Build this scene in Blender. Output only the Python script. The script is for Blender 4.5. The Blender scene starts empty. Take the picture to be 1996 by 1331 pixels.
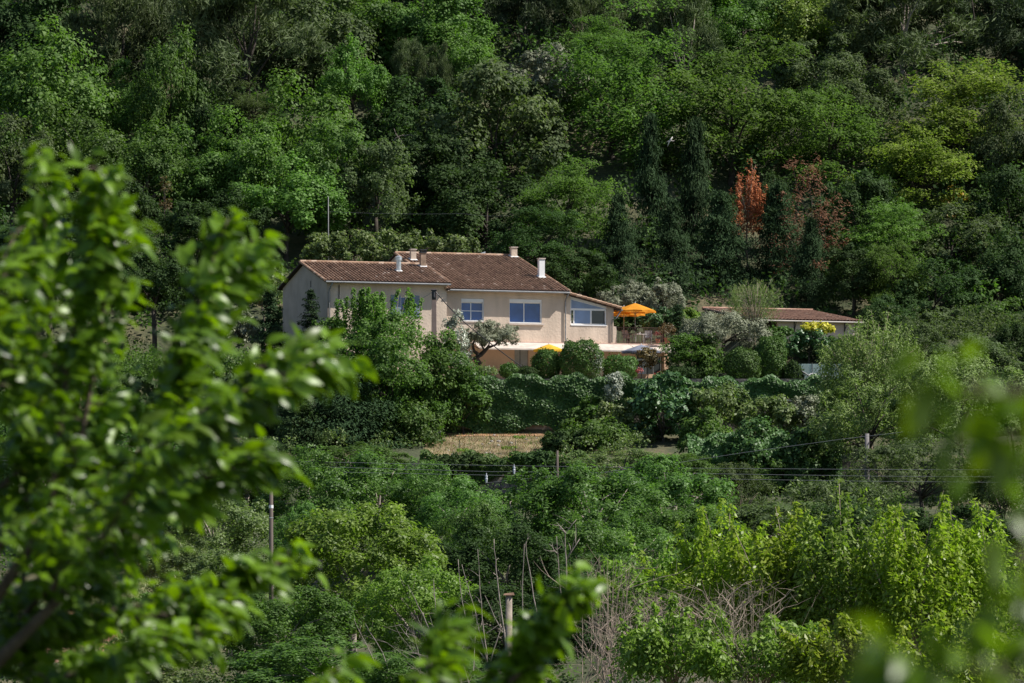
import bpy, math, random
import numpy as np

# ------------------------------------------------------------------ camera, sky, sun, exposure
S = bpy.context.scene
COL = S.collection
F = 9800.0            # focal length in photograph pixels (1996 wide)
HZ_Y = 1150.0         # horizon row in the photograph
cam_d = bpy.data.cameras.new("camera"); cam = bpy.data.objects.new("camera", cam_d); COL.objects.link(cam)
cam.location = (0, 0, 0); cam.rotation_euler = (math.radians(90), 0, 0)
cam_d.sensor_width = 36.0; cam_d.lens = F * 36.0 / 1996.0
cam_d.shift_y = (HZ_Y - 665.5) / 1996.0
cam_d.clip_start = 0.1; cam_d.clip_end = 6000
cam_d.dof.use_dof = True; cam_d.dof.focus_distance = 350.0; cam_d.dof.aperture_fstop = 12.0
S.camera = cam
W = bpy.data.worlds.new("World"); S.world = W; W.use_nodes = True
nt = W.node_tree; nt.nodes.clear()
sky = nt.nodes.new("ShaderNodeTexSky"); sky.sky_type = 'NISHITA'; sky.sun_disc = False
SUN_EL, SUN_AZ = 50.0, -6.0      # elevation; azimuth in degrees from +X towards +Y
sky.sun_elevation = math.radians(SUN_EL); sky.sun_rotation = math.radians(90 - SUN_AZ)
sky.air_density = 1.0; sky.dust_density = 0.6; sky.ozone_density = 2.0
bg = nt.nodes.new("ShaderNodeBackground"); bg.inputs[1].default_value = 0.068
wo = nt.nodes.new("ShaderNodeOutputWorld")
nt.links.new(sky.outputs[0], bg.inputs[0]); nt.links.new(bg.outputs[0], wo.inputs[0])
sd = bpy.data.lights.new("sun", 'SUN'); sd.energy = 4.6; sd.angle = math.radians(0.53); sd.color = (1.0, 0.95, 0.88)
so = bpy.data.objects.new("sun", sd); COL.objects.link(so)
ce, se = math.cos(math.radians(SUN_EL)), math.sin(math.radians(SUN_EL))
SUNV = np.array([ce * math.cos(math.radians(SUN_AZ)), ce * math.sin(math.radians(SUN_AZ)), se])
from mathutils import Vector
so.rotation_euler = Vector(SUNV).to_track_quat('Z', 'Y').to_euler(); so.location = (60, 300, 120)
S.view_settings.view_transform = 'Standard'; S.view_settings.look = 'None'
S.view_settings.gamma = 1.0; S.view_settings.use_curve_mapping = False
S.view_settings.exposure = 0.7
S.cycles.max_bounces = 7; S.cycles.diffuse_bounces = 3; S.cycles.glossy_bounces = 2
S.cycles.transmission_bounces = 4; S.cycles.transparent_max_bounces = 4

# ------------------------------------------------------------------ helpers
def px2w(px, py, Y):
    return np.array([(px - 998.0) / F * Y, Y, (HZ_Y - py) / F * Y])
def tag(o, label=None, cat=None, group=None, kind=None):
    if label: o['label'] = label
    if cat: o['category'] = cat
    if group: o['group'] = group
    if kind: o['kind'] = kind
    return o
def empty(name, loc=(0, 0, 0), rz=0.0):
    o = bpy.data.objects.new(name, None); COL.objects.link(o)
    o.location = loc; o.rotation_euler = (0, 0, rz); o.empty_display_size = 0.5
    return o
def link(name, me, mat=None, parent=None, loc=None):
    o = bpy.data.objects.new(name, me); COL.objects.link(o)
    if mat is not None and len(me.materials) == 0: me.materials.append(mat)
    if parent is not None: o.parent = parent
    if loc is not None: o.location = loc
    return o
def np_mesh(name, V, Fc, tint=None, smooth=False):
    """V (n,3); Fc (m,k) equal-sided faces; tint (m,) per-face value"""
    V = np.asarray(V, np.float32).reshape(-1, 3); Fc = np.asarray(Fc, np.int32)
    me = bpy.data.meshes.new(name); m, k = Fc.shape
    me.vertices.add(len(V)); me.vertices.foreach_set('co', V.ravel())
    me.loops.add(m * k); me.loops.foreach_set('vertex_index', Fc.ravel())
    me.polygons.add(m); me.polygons.foreach_set('loop_start', np.arange(m, dtype=np.int32) * k)
    me.polygons.foreach_set('loop_total', np.full(m, k, np.int32))
    if smooth: me.polygons.foreach_set('use_smooth', np.ones(m, bool))
    me.update(calc_edges=True)
    if tint is not None:
        a = me.attributes.new('tint', 'FLOAT', 'FACE'); a.data.foreach_set('value', np.asarray(tint, np.float32))
    return me
class MB:
    def __init__(s): s.v = []; s.f = []; s.t = []
    def add(s, vs, fs, t=0.5):
        n = len(s.v); s.v += [tuple(map(float, v)) for v in vs]; s.f += [tuple(n + i for i in f) for f in fs]; s.t += [t] * len(fs)
        return s
    def box(s, a, b, t=0.5):
        x0, y0, z0 = a; x1, y1, z1 = b
        vs = [(x0,y0,z0),(x1,y0,z0),(x1,y1,z0),(x0,y1,z0),(x0,y0,z1),(x1,y0,z1),(x1,y1,z1),(x0,y1,z1)]
        return s.add(vs, [(0,3,2,1),(4,5,6,7),(0,1,5,4),(1,2,6,5),(2,3,7,6),(3,0,4,7)], t)
    def hexa(s, lo, hi, t=0.5):
        """lo, hi: four points each, ccw seen from above"""
        return s.add(list(lo) + list(hi), [(0,3,2,1),(4,5,6,7),(0,1,5,4),(1,2,6,5),(2,3,7,6),(3,0,4,7)], t)
    def tube(s, pts, rad, n=6, t=0.5, cap=True):
        pts = [np.array(p, float) for p in pts]
        if not hasattr(rad, '__len__'): rad = [rad] * len(pts)
        base = len(s.v); up = np.array([0.13, 0.31, 0.94])
        for i, p in enumerate(pts):
            d = pts[min(i + 1, len(pts) - 1)] - pts[max(i - 1, 0)]
            d = d / (np.linalg.norm(d) + 1e-9)
            a = np.cross(d, up if abs(d @ up) < 0.93 else np.array([1.0, 0, 0])); a /= np.linalg.norm(a); b = np.cross(d, a)
            for k in range(n):
                an = 2 * math.pi * k / n
                s.v.append(tuple(p + rad[i] * (math.cos(an) * a + math.sin(an) * b)))
        for i in range(len(pts) - 1):
            for k in range(n):
                s.f.append((base + i*n + k, base + i*n + (k+1) % n, base + (i+1)*n + (k+1) % n, base + (i+1)*n + k)); s.t.append(t)
        if cap:
            s.f.append(tuple(base + k for k in range(n))[::-1]); s.t.append(t)
            m = base + (len(pts)-1)*n
            s.f.append(tuple(m + k for k in range(n))); s.t.append(t)
        return s
    def mesh(s, name, smooth=False):
        me = bpy.data.meshes.new(name); me.from_pydata(s.v, [], s.f)
        if smooth: me.polygons.foreach_set('use_smooth', [True] * len(s.f))
        a = me.attributes.new('tint', 'FLOAT', 'FACE'); a.data.foreach_set('value', np.array(s.t, np.float32))
        me.update(); return me
    def build(s, name, mat, parent=None, smooth=False, loc=None):
        return link(name, s.mesh(name, smooth), mat, parent, loc)

# ------------------------------------------------------------------ materials
def newmat(name):
    m = bpy.data.materials.new(name); m.use_nodes = True
    n = m.node_tree; n.nodes.clear()
    out = n.nodes.new('ShaderNodeOutputMaterial')
    return m, n, out
def ramp(n, fac, c0, c1, p0=0.0, p1=1.0):
    r = n.nodes.new('ShaderNodeValToRGB'); r.color_ramp.elements[0].color = (*c0, 1); r.color_ramp.elements[1].color = (*c1, 1)
    r.color_ramp.elements[0].position = p0; r.color_ramp.elements[1].position = p1
    n.links.new(fac, r.inputs[0]); return r.outputs[0]
def leafmat(name, dark, light, trans=0.35, rough=0.5, spec=0.5, tcol=None):
    m, n, out = newmat(name)
    at = n.nodes.new('ShaderNodeAttribute'); at.attribute_name = 'tint'
    oi = n.nodes.new('ShaderNodeObjectInfo')
    ad = n.nodes.new('ShaderNodeMath'); ad.operation = 'MULTIPLY_ADD'
    n.links.new(oi.outputs['Random'], ad.inputs[0]); ad.inputs[1].default_value = 0.36
    sb = n.nodes.new('ShaderNodeMath'); sb.operation = 'SUBTRACT'; n.links.new(at.outputs['Fac'], sb.inputs[0]); sb.inputs[1].default_value = 0.18
    n.links.new(sb.outputs[0], ad.inputs[2])
    c = ramp(n, ad.outputs[0], dark, light)
    hs = n.nodes.new('ShaderNodeHueSaturation'); n.links.new(c, hs.inputs['Color'])
    mr = n.nodes.new('ShaderNodeMapRange'); n.links.new(oi.outputs['Random'], mr.inputs[0]); mr.inputs[3].default_value = 0.485; mr.inputs[4].default_value = 0.51
    n.links.new(mr.outputs[0], hs.inputs['Hue'])
    p = n.nodes.new('ShaderNodeBsdfPrincipled'); n.links.new(hs.outputs[0], p.inputs['Base Color'])
    p.inputs['Roughness'].default_value = rough; p.inputs['Specular IOR Level'].default_value = spec
    t = n.nodes.new('ShaderNodeBsdfTranslucent')
    g = n.nodes.new('ShaderNodeMix'); g.data_type = 'RGBA'; g.blend_type = 'MULTIPLY'; g.inputs[0].default_value = 1.0
    n.links.new(hs.outputs[0], g.inputs[6]); g.inputs[7].default_value = (*(tcol or (1.3, 1.6, 0.65)), 1)
    n.links.new(g.outputs[2], t.inputs[0])
    mx = n.nodes.new('ShaderNodeMixShader'); mx.inputs[0].default_value = trans
    n.links.new(p.outputs[0], mx.inputs[1]); n.links.new(t.outputs[0], mx.inputs[2]); n.links.new(mx.outputs[0], out.inputs[0])
    return m
def solid(name, col, rough=0.8, var=0.25, scale=3.0, metal=0.0, bump=0.0, bscale=20.0, use_tint=None, spec=0.3, detail=6.0, stretch=None):
    m, n, out = newmat(name)
    tc = n.nodes.new('ShaderNodeTexCoord'); mp = n.nodes.new('ShaderNodeMapping')
    if stretch: mp.inputs['Scale'].default_value = stretch
    n.links.new(tc.outputs['Object'], mp.inputs[0])
    nz = n.nodes.new('ShaderNodeTexNoise'); nz.inputs['Scale'].default_value = scale; nz.inputs['Detail'].default_value = detail
    n.links.new(mp.outputs[0], nz.inputs['Vector'])
    c0 = tuple(c * (1 - var) for c in col); c1 = tuple(min(1, c * (1 + var)) for c in col)
    c = ramp(n, nz.outputs[0], c0, c1, 0.3, 0.7)
    if use_tint:
        at = n.nodes.new('ShaderNodeAttribute'); at.attribute_name = 'tint'
        tr = n.nodes.new('ShaderNodeValToRGB'); els = tr.color_ramp.elements
        els[0].color = (*use_tint[0], 1); els[1].color = (*use_tint[-1], 1)
        for i, cc in enumerate(use_tint[1:-1]):
            e = els.new((i + 1) / (len(use_tint) - 1)); e.color = (*cc, 1)
        n.links.new(at.outputs['Fac'], tr.inputs[0])
        mx = n.nodes.new('ShaderNodeMix'); mx.data_type = 'RGBA'; mx.blend_type = 'MULTIPLY'; mx.inputs[0].default_value = 1.0
        n.links.new(c, mx.inputs[6]); n.links.new(tr.outputs[0], mx.inputs[7]); c = mx.outputs[2]
    p = n.nodes.new('ShaderNodeBsdfPrincipled'); n.links.new(c, p.inputs['Base Color'])
    p.inputs['Roughness'].default_value = rough; p.inputs['Metallic'].default_value = metal; p.inputs['Specular IOR Level'].default_value = spec
    if bump > 0:
        b = n.nodes.new('ShaderNodeBump'); b.inputs['Strength'].default_value = bump; b.inputs['Distance'].default_value = 0.03
        n2 = n.nodes.new('ShaderNodeTexNoise'); n2.inputs['Scale'].default_value = bscale; n.links.new(tc.outputs['Object'], n2.inputs['Vector'])
        n.links.new(n2.outputs[0], b.inputs['Height']); n.links.new(b.outputs[0], p.inputs['Normal'])
    n.links.new(p.outputs[0], out.inputs[0]); return m
def fabric(name, col, trans=0.3, var=0.06):
    m, n, out = newmat(name)
    tc = n.nodes.new('ShaderNodeTexCoord'); nz = n.nodes.new('ShaderNodeTexNoise'); nz.inputs['Scale'].default_value = 2.0
    n.links.new(tc.outputs['Object'], nz.inputs['Vector'])
    c = ramp(n, nz.outputs[0], tuple(x * (1 - var) for x in col), tuple(min(1, x * (1 + var)) for x in col), .3, .7)
    d = n.nodes.new('ShaderNodeBsdfDiffuse'); t = n.nodes.new('ShaderNodeBsdfTranslucent'); mx = n.nodes.new('ShaderNodeMixShader')
    n.links.new(c, d.inputs[0]); n.links.new(c, t.inputs[0]); mx.inputs[0].default_value = trans
    n.links.new(d.outputs[0], mx.inputs[1]); n.links.new(t.outputs[0], mx.inputs[2]); n.links.new(mx.outputs[0], out.inputs[0])
    return m
LM = {
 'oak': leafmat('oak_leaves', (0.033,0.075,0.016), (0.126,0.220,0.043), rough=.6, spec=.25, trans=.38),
 'bright': leafmat('bright_leaves', (0.043,0.100,0.018), (0.159,0.280,0.052), rough=.6, spec=.3, trans=.38),
 'grey': leafmat('holm_oak_leaves', (.038,.062,.024), (.135,.180,.072), rough=.65, spec=.2),
 'locust': leafmat('locust_leaves', (.046,.090,.022), (.140,.230,.052), trans=.42, rough=.65, spec=.15),
 'yellow': leafmat('yellow_green_leaves', (0.068,0.110,0.016), (0.261,0.320,0.068), trans=.4, spec=.25),
 'gold':   leafmat('golden_leaves', (.35,.33,.02), (.70,.62,.06), trans=.3),
 'amber':  leafmat('amber_leaves', (.30,.20,.02), (.60,.42,.06), trans=.3),
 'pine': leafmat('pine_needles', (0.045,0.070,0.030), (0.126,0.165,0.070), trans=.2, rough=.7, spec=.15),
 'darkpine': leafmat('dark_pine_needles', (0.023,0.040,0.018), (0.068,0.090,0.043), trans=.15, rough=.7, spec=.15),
 'dark': leafmat('dark_or_shaded_leaves', (.018,.040,.012), (.060,.108,.030), trans=.28, rough=.7, spec=.15),  # dark species; also puts shade of hollow, gaps and right slope into leaf colour
 'cypress': leafmat('cypress_sprays', (.016,.036,.016), (.050,.088,.036), trans=.12, rough=.85, spec=.08),
 'rust': leafmat('rust_red_needles', (.24,.090,.040), (.50,.195,.090), trans=.2, rough=.85, spec=.1, tcol=(1.2,.9,.6)),
 'dullrust': leafmat('dull_rust_needles', (.09,.045,.030), (.20,.100,.066), trans=.2, rough=.85, spec=.1, tcol=(1.2,.9,.6)),
 'olive':  leafmat('olive_leaves', (.095,.115,.065), (.290,.310,.210), trans=.15, rough=.55, spec=.3, tcol=(1,1.1,.7)),
 'silver': leafmat('silver_variegated_leaves', (.050,.085,.045), (.55,.58,.47), trans=.15, rough=.45, tcol=(1,1.1,.7)),
 'ivy': leafmat('ivy_leaves', (.022,.064,.016), (.095,.190,.045), trans=.2, rough=.5, spec=.3),
 'glossy': leafmat('glossy_leaves', (.024,.066,.020), (.100,.190,.062), trans=.15, rough=.42, spec=.4),
 'walnut': leafmat('walnut_leaves', (.040,.094,.022), (.150,.265,.060), trans=.38, rough=.5, spec=.28),
 'lime': leafmat('lime_leaves', (0.068,0.125,0.018), (0.232,0.340,0.056), trans=.4, rough=.5, spec=.35),
 'shoot': leafmat('mulberry_leaves', (.080,.140,.012), (.300,.385,.036), trans=.45, rough=.42, spec=.4),
 'topiary': leafmat('clipped_leaves', (.026,.064,.014), (.105,.190,.036), trans=.2, rough=.55, spec=.25),
 'willow': leafmat('willow_leaves', (.070,.115,.030), (.235,.310,.100), trans=.32, rough=.55, spec=.25, tcol=(1.2,1.5,.6)),
 'near': leafmat('foreground_leaves', (.013,.042,.003), (.150,.255,.012), trans=.36, rough=.38, spec=.42, tcol=(2.0,2.0,.15)),
 'shrub': leafmat('scrub_leaves', (0.058,0.100,0.030), (0.208,0.260,0.096), trans=.35, spec=.3),
 'straw':  leafmat('dry_grass_blades', (.16,.115,.055), (.40,.31,.17), trans=.3, tcol=(1,1,.8)),
 'brown':  leafmat('bronze_leaves', (.085,.065,.025), (.230,.180,.070), trans=.3, tcol=(1.2,1,.5)),
 'red':    leafmat('red_flowers', (.25,.05,.045), (.45,.12,.10), trans=.2, tcol=(1,1,1)),
 'meadow': leafmat('meadow_blades', (.085,.115,.040), (.24,.26,.12), trans=.3),
}
bark = solid('bark_dark', (.055,.045,.036), .9, .45, 4, bump=.6, bscale=12)
barkpale = solid('bark_pale', (.26,.22,.19), .85, .35, 5, bump=.4, bscale=15)
barkpink = solid('bark_dry_twigs', (.31,.245,.19), .85, .3, 5)
barkwhite = solid('bark_bleached', (.62,.58,.54), .8, .15, 5)

# ------------------------------------------------------------------ ground
PY = [-200, 0, 8, 14, 30, 80, 150, 200, 230, 260, 280, 300, 320, 329.4, 330.6, 341.4, 342.6, 346, 366, 372, 440, 520, 700, 1400, 4500]
PZ = [-1.6, -1.8, -2.2, -3.6, -8, -11.5, -10, -7.6, -6.2, -4.6, -2.2, 0.3, 4.6, 6.2, 8.4, 10.6, 14.35, 14.4, 15.6, 19.2, 57, 92, 135, 190, 220]
def ground(x, Y):
    x = np.asarray(x, float); Y = np.asarray(Y, float)
    z = np.interp(Y, PY, PZ)
    s = np.clip((x - 13.0) / 3.0, 0, 1) * np.clip((Y - 349) / 4, 0, 1) * np.clip((372 - Y) / 6, 0, 1)
    z = z + s * 2.6
    am = np.clip((np.abs(Y - 355) - 24) / 10, 0, 1) * np.clip((Y-40)/60, 0, 1)
    z = z + am * (0.55 * np.sin(x * 0.21 + Y * .05) + 0.35 * np.sin(x * .47 + 1.3 + Y * 0.13) + .3 * np.sin(Y * .31 + x * .11))
    # the mountain side swings round and climbs towards the right
    z = z + np.clip((x - 30) / 60, 0, 1) * np.clip((Y - 330) / 50, 0, 1) * 10
    return z
xs = np.concatenate([np.linspace(-2500, -120, 10)[:-1], np.linspace(-120, -36, 15)[:-1], np.linspace(-36, 36, 73), np.linspace(36, 120, 15)[1:], np.linspace(120, 2500, 10)[1:]])
ys = np.unique(np.concatenate([np.linspace(-200, 150, 50), np.linspace(150, 329.4, 90), [330.6, 341.4, 342.6], np.linspace(332, 341, 10), np.linspace(343.5, 450, 90), np.linspace(450, 800, 40), np.linspace(900, 4500, 14)]))
GX, GY = np.meshgrid(xs, ys); GZ = ground(GX, GY)
nx, ny = len(xs), len(ys)
idx = np.arange(nx * ny).reshape(ny, nx)
Fq = np.stack([idx[:-1, :-1], idx[:-1, 1:], idx[1:, 1:], idx[1:, :-1]], -1).reshape(-1, 4)
gm, n, out = newmat('hillside_ground')
tc = n.nodes.new('ShaderNodeTexCoord'); n1 = n.nodes.new('ShaderNodeTexNoise'); n1.inputs['Scale'].default_value = .22; n1.inputs['Detail'].default_value = 8
n.links.new(tc.outputs['Object'], n1.inputs['Vector'])
n2 = n.nodes.new('ShaderNodeTexNoise'); n2.inputs['Scale'].default_value = 3.5; n2.inputs['Detail'].default_value = 8; n.links.new(tc.outputs['Object'], n2.inputs['Vector'])
ca = ramp(n, n2.outputs[0], (.028,.036,.014), (.065,.075,.030), .3, .7)
cb = ramp(n, n2.outputs[0], (.07,.065,.03), (.14,.115,.06), .3, .7)
mk = ramp(n, n1.outputs[0], (0,0,0), (1,1,1), .52, .66)
mx = n.nodes.new('ShaderNodeMix'); mx.data_type = 'RGBA'; n.links.new(mk, mx.inputs[0]); n.links.new(ca, mx.inputs[6]); n.links.new(cb, mx.inputs[7])
p = n.nodes.new('ShaderNodeBsdfPrincipled'); p.inputs['Roughness'].default_value = .95; n.links.new(mx.outputs[2], p.inputs['Base Color'])
b = n.nodes.new('ShaderNodeBump'); b.inputs['Strength'].default_value = .8; b.inputs['Distance'].default_value = .12; n.links.new(n2.outputs[0], b.inputs['Height']); n.links.new(b.outputs[0], p.inputs['Normal'])
n.links.new(p.outputs[0], out.inputs[0])
g = link('ground', np_mesh('ground', np.stack([GX, GY, GZ], -1), Fq, smooth=False), gm)
tag(g, 'wooded terraced hillside ground', kind='structure')
def sheet(name, x0, x1, y0, y1, mat, label, lift=.012, nx=24, ny=16, wob=0.0):
    X, Y = np.meshgrid(np.linspace(0, 1, nx), np.linspace(0, 1, ny))
    YY = y0 + (y1 - y0) * Y; XX = x0 + (x1 - x0) * X + wob * np.sin(YY * 1.7) * (X - .5) * 2
    ZZ = ground(XX, YY) + lift
    i = np.arange(nx * ny).reshape(ny, nx); Fc = np.stack([i[:-1,:-1], i[:-1,1:], i[1:,1:], i[1:,:-1]], -1).reshape(-1,4)
    return tag(link(name, np_mesh(name, np.stack([XX,YY,ZZ],-1), Fc), mat), label, kind='structure')
drymat = solid('dry_grass_ground', (.25,.20,.115), .95, .5, .7, use_tint=None, bump=.6, bscale=9)
soilmat = solid('orange_soil', (.36,.20,.11), .95, .35, 2.5, bump=.6, bscale=8)
sheet('dry_lawn', -5.9, 4.0, 330.9, 341.2, drymat, 'sun-dried grass terrace below the ivy wall', .03)
sheet('soil_strip', -5.6, 2.6, 340.2, 341.35, soilmat, 'strip of orange bare soil at the foot of the ivy wall', .06)
sheet('meadow', -27, -20, 287, 306, solid('meadow_ground', (.17,.17,.08), .95, .35, 2.0), 'mown meadow clearing seen through the leaves', .02)
sheet('dry_clearing', -27, -20, 266, 284, solid('dry_clearing_ground', (.36,.19,.13), .95, .35, 2.2), 'pinkish dry clearing seen through the leaves', .02)

# ------------------------------------------------------------------ leaves and trees
def unit(a): return a / (np.linalg.norm(a, axis=-1, keepdims=True) + 1e-9)
def leaf_mesh(name, P, N, D, size, asp, tint, fold=.12, six=False):
    """rhombus leaves at P, normal N, pointing along D"""
    N = unit(N); D = D - (D * N).sum(1, keepdims=True) * N; D = unit(D); B = np.cross(N, D)
    s = np.asarray(size).reshape(-1, 1) * np.ones((len(P), 1)); w = s * asp * .5
    if six:
        V = np.stack([P - D*s*.5, P - D*s*.12 + B*w - N*s*fold, P + D*s*.25 + B*w*.7 - N*s*fold, P + D*s*.5 - N*s*fold*1.5,
                      P + D*s*.25 - B*w*.7 - N*s*fold, P - D*s*.12 - B*w - N*s*fold], 1).reshape(-1, 3)
        m = len(P); i = np.arange(m)[:, None] * 6
        Fc = np.concatenate([i + np.array([[0,1,2,3]]), i + np.array([[0,3,4,5]])], 1).reshape(-1, 4)
        return np_mesh(name, V, Fc, np.repeat(tint, 2))
    V = np.stack([P - D*s*.5, P + B*w - N*s*fold, P + D*s*.5, P - B*w - N*s*fold], 1).reshape(-1, 3)
    return np_mesh(name, V, np.arange(len(P)*4).reshape(-1, 4), tint)
def crown_round(rng, R, n, leaf, puffs=26, puff=.36, flat=.75, asp=.62, low=-.55, spread=.20, upb=.5, six=False, droop=0.0, sub=13, inner=.12):
    """lumpy crown: puffs of sub-clumps of leaves"""
    R = np.array(R, float); m = R.mean()
    d = unit(rng.normal(size=(puffs * 3, 3))); d = d[d[:, 2] > low][:puffs]; k = len(d)
    pr = puff * m * rng.uniform(.55, 1.15, k)
    c = d * (R - pr[:, None] * .85) * rng.uniform(.72, 1.06, (k, 1))
    ci = rng.integers(0, k, k * sub)
    sdir = unit(rng.normal(size=(len(ci), 3)) + d[ci] * .7 + np.array([0, 0, .35]))
    sc = c[ci] + sdir * pr[ci, None] * rng.uniform(.55, 1.05, (len(ci), 1)) * np.array([1, 1, flat])
    st = rng.normal(0, .09, len(ci)) + rng.normal(0, .08, k)[ci]
    sr = pr[ci] * rng.uniform(.7, 1.3, len(ci))
    li = rng.integers(0, len(ci), n)
    off = rng.normal(size=(n, 3)) * (sr[li, None] * spread) * np.array([1, 1, flat])
    P = sc[li] + off
    o = unit(P - c[ci[li]]); o2 = unit(P - sc[li]); N = unit(o * .55 + o2 * .4 + np.array([0, 0, upb]) + rng.normal(size=(n, 3)) * .38)
    D = rng.normal(size=(n, 3)) + o * .6 + np.array([0, 0, -droop])
    ins = rng.random(n) < inner
    P[ins] = P[ins] * rng.uniform(.3, .85, (ins.sum(), 1))
    t = np.clip(.5 + st[li] * 1.25 + rng.normal(0, .085, n), 0, 1)
    return P, N, D, leaf * rng.uniform(.65, 1.35, n), asp, t, c, pr
def crown_needle(rng, R, n, leaf, puffs=30, puff=.27, asp=.16):
    P, N, D, s, a, t, c, pr = crown_round(rng, R, n, leaf, puffs, puff, .6, asp, low=-.35, spread=.26, sub=11, inner=.05)
    i = rng.integers(0, len(c), 1)
    D = unit(rng.normal(size=P.shape) * .8 + unit(P) * .7 + np.array([0, 0, .5])); N = rng.normal(size=P.shape)
    return P, N, D, s, a, t, c, pr
def crown_cone(rng, R, n, leaf, asp=.4, tiers=30, per=8, droop=.30, power=1.0, sparse=0.0, body=False):
    """conical conifer, base at -Rz, tip at +Rz"""
    rx, ry, rz = R
    h = np.sort(rng.uniform(0.02, .985, tiers * per)) ; a = rng.uniform(0, 2 * math.pi, len(h))
    prof = (1 - h) ** power * (np.minimum(1, .55 + h * 3)) * rng.uniform(.42, 1.25, len(h)) * (1 + .25 * np.sin(h * 23 + a * 2))
    keep = rng.random(len(h)) > sparse; h, a, prof = h[keep], a[keep], prof[keep]
    li = rng.integers(0, len(h), n); t = rng.random(n) ** .6
    if sparse > 0: t = .25 + .75 * t
    r = prof[li] * t
    w = rng.normal(0, .055, n) * (1 + t); w2 = rng.normal(0, .020, n)
    ca, sa = np.cos(a[li]), np.sin(a[li])
    P = np.stack([(r * ca - w * sa) * rx, (r * sa + w * ca) * ry, (-1 + 2 * h[li]) * rz - droop * r * rx * .8 + t * t * prof[li] * .25 * rx + w2 * 2 * rx], 1)
    o = np.stack([ca, sa, np.zeros(n)], 1)
    N = unit(np.array([0, 0, .8]) + o * .5 + rng.normal(size=(n, 3)) * .45); D = o + rng.normal(size=(n, 3)) * .5 + np.array([0, 0, -.2])
    tt = np.clip(.45 + rng.normal(0, .1, len(h))[li] + .15 * (t - .5) + rng.normal(0, .12, n), 0, 1)
    c = np.stack([prof * .8 * np.cos(a) * rx, prof * .8 * np.sin(a) * ry, (-1 + 2 * h) * rz - droop * prof * .6 * rx], 1)
    return P, N, D, leaf * rng.uniform(.6, 1.4, n), asp, tt, c, h
def crown_layer(rng, R, n, leaf, asp=.5, layers=34, low=-.5):
    """feathery, horizontally layered sprays (locust, maple)"""
    R = np.array(R, float)
    d = unit(rng.normal(size=(layers * 3, 3))); d = d[d[:, 2] > low][:layers]; k = len(d)
    c = d * R * rng.uniform(.35, .9, (k, 1)); pr = R.mean() * rng.uniform(.20, .36, k)
    sub = 9; ci = np.repeat(np.arange(k), sub)
    sc = c[ci] + rng.normal(size=(k * sub, 3)) * pr[ci, None] * np.array([.62, .62, .22]); sr = pr[ci] * rng.uniform(.18, .34, k * sub)
    li = rng.integers(0, k * sub, n); q = rng.normal(size=(n, 3)) * np.array([1, 1, .3]) * sr[li, None]
    q[:, 2] -= np.linalg.norm(q[:, :2], axis=1) * .35
    P = sc[li] + q; o = unit(q * np.array([1, 1, 0]) + 1e-6)
    N = unit(np.array([0, 0, 1.]) + o * .45 + rng.normal(size=(n, 3)) * .35); D = o + rng.normal(size=(n, 3)) * .5 + np.array([0, 0, -.45])
    t = np.clip(.5 + rng.normal(0, .1, k)[ci[li]] + rng.normal(0, .07, k * sub)[li] + rng.normal(0, .1, n), 0, 1)
    return P, N, D, leaf * rng.uniform(.6, 1.35, n), asp, t, c, pr
def crown_shoots(rng, R, n, leaf, shoots=70, asp=.55, lean=.35, base=-.5, bushy=.35, cut=.22, tipw=None):
    """upright leafy shoots rising from a rounded bush"""
    R = np.array(R, float); k = shoots
    r = np.sqrt(rng.random(k)); a = rng.uniform(0, 2*math.pi, k)
    bx = np.stack([r*np.cos(a)*R[0]*.85, r*np.sin(a)*R[1]*.85, np.full(k, base*R[2])], 1)
    top = np.sqrt(np.clip(1 - (r*.92)**2, .05, 1)) * R[2] * (rng.uniform(.72, 1.08, k) if tipw is None else np.where(rng.random(k) < .34, rng.uniform(.95, 1.4, k), rng.uniform(.45, .9, k)))
    tip = np.stack([bx[:,0]*1.12 + rng.normal(0, lean*.3*R[0], k)*.6, bx[:,1]*1.12, top], 1)
    li = rng.integers(0, k, n); t = rng.uniform(0, 1, n) ** .75
    w = (1 - t) * bushy * R.mean() * .55 + (cut * R.mean() * .30 if tipw is None else tipw)
    bend = np.sin(t * math.pi)[:, None] * rng.normal(0, .08, (k, 3))[li] * R
    P = bx[li] + (tip - bx)[li] * t[:, None] + bend
    o = unit(rng.normal(size=(n, 3)) * np.array([1, 1, .35])); P = P + o * (w * rng.random(n))[:, None]
    N = unit(o * .6 + np.array([0, 0, .6]) + rng.normal(size=(n, 3)) * .45); D = o + np.array([0, 0, -.5]) + rng.normal(size=(n, 3)) * .3
    tt = np.clip(.38 + .25 * t + rng.normal(0, .07, k)[li] + rng.normal(0, .13, n), 0, 1)
    return P, N, D, leaf * rng.uniform(.6, 1.3, n), asp, tt, (bx + tip) / 2, top, bx, tip
def crown_topiary(rng, R, n, leaf, asp=.6, boxy=2.0):
    d = unit(rng.normal(size=(n, 3)))
    if boxy > 2: d = d / (np.abs(d) ** boxy).sum(1, keepdims=True) ** (1 / boxy)
    ph = 1 + .06 * np.sin(d[:, 0] * 6 + d[:, 2] * 5 + rng.random() * 6) + .045 * np.sin(d[:, 0] * 13 - d[:, 2] * 11) + .035 * np.sin(d[:, 1] * 11 + d[:, 2] * 19)
    P = d * np.array(R) * (ph * np.where(rng.random(n) < .25, .86, 1 - .10 * rng.random(n) ** 1.5))[:, None] + rng.normal(0, .035, (n, 3)) + (rng.random((n, 1)) < .05) * d * rng.uniform(0, .22, (n, 1))
    N = unit(d + rng.normal(size=(n, 3)) * .55); D = rng.normal(size=(n, 3)) + np.array([0, 0, .5])
    return P, N, D, leaf * rng.uniform(.6, 1.35, n), asp, np.clip(.5 + rng.normal(0, .18, n), 0, 1), None, None

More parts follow.
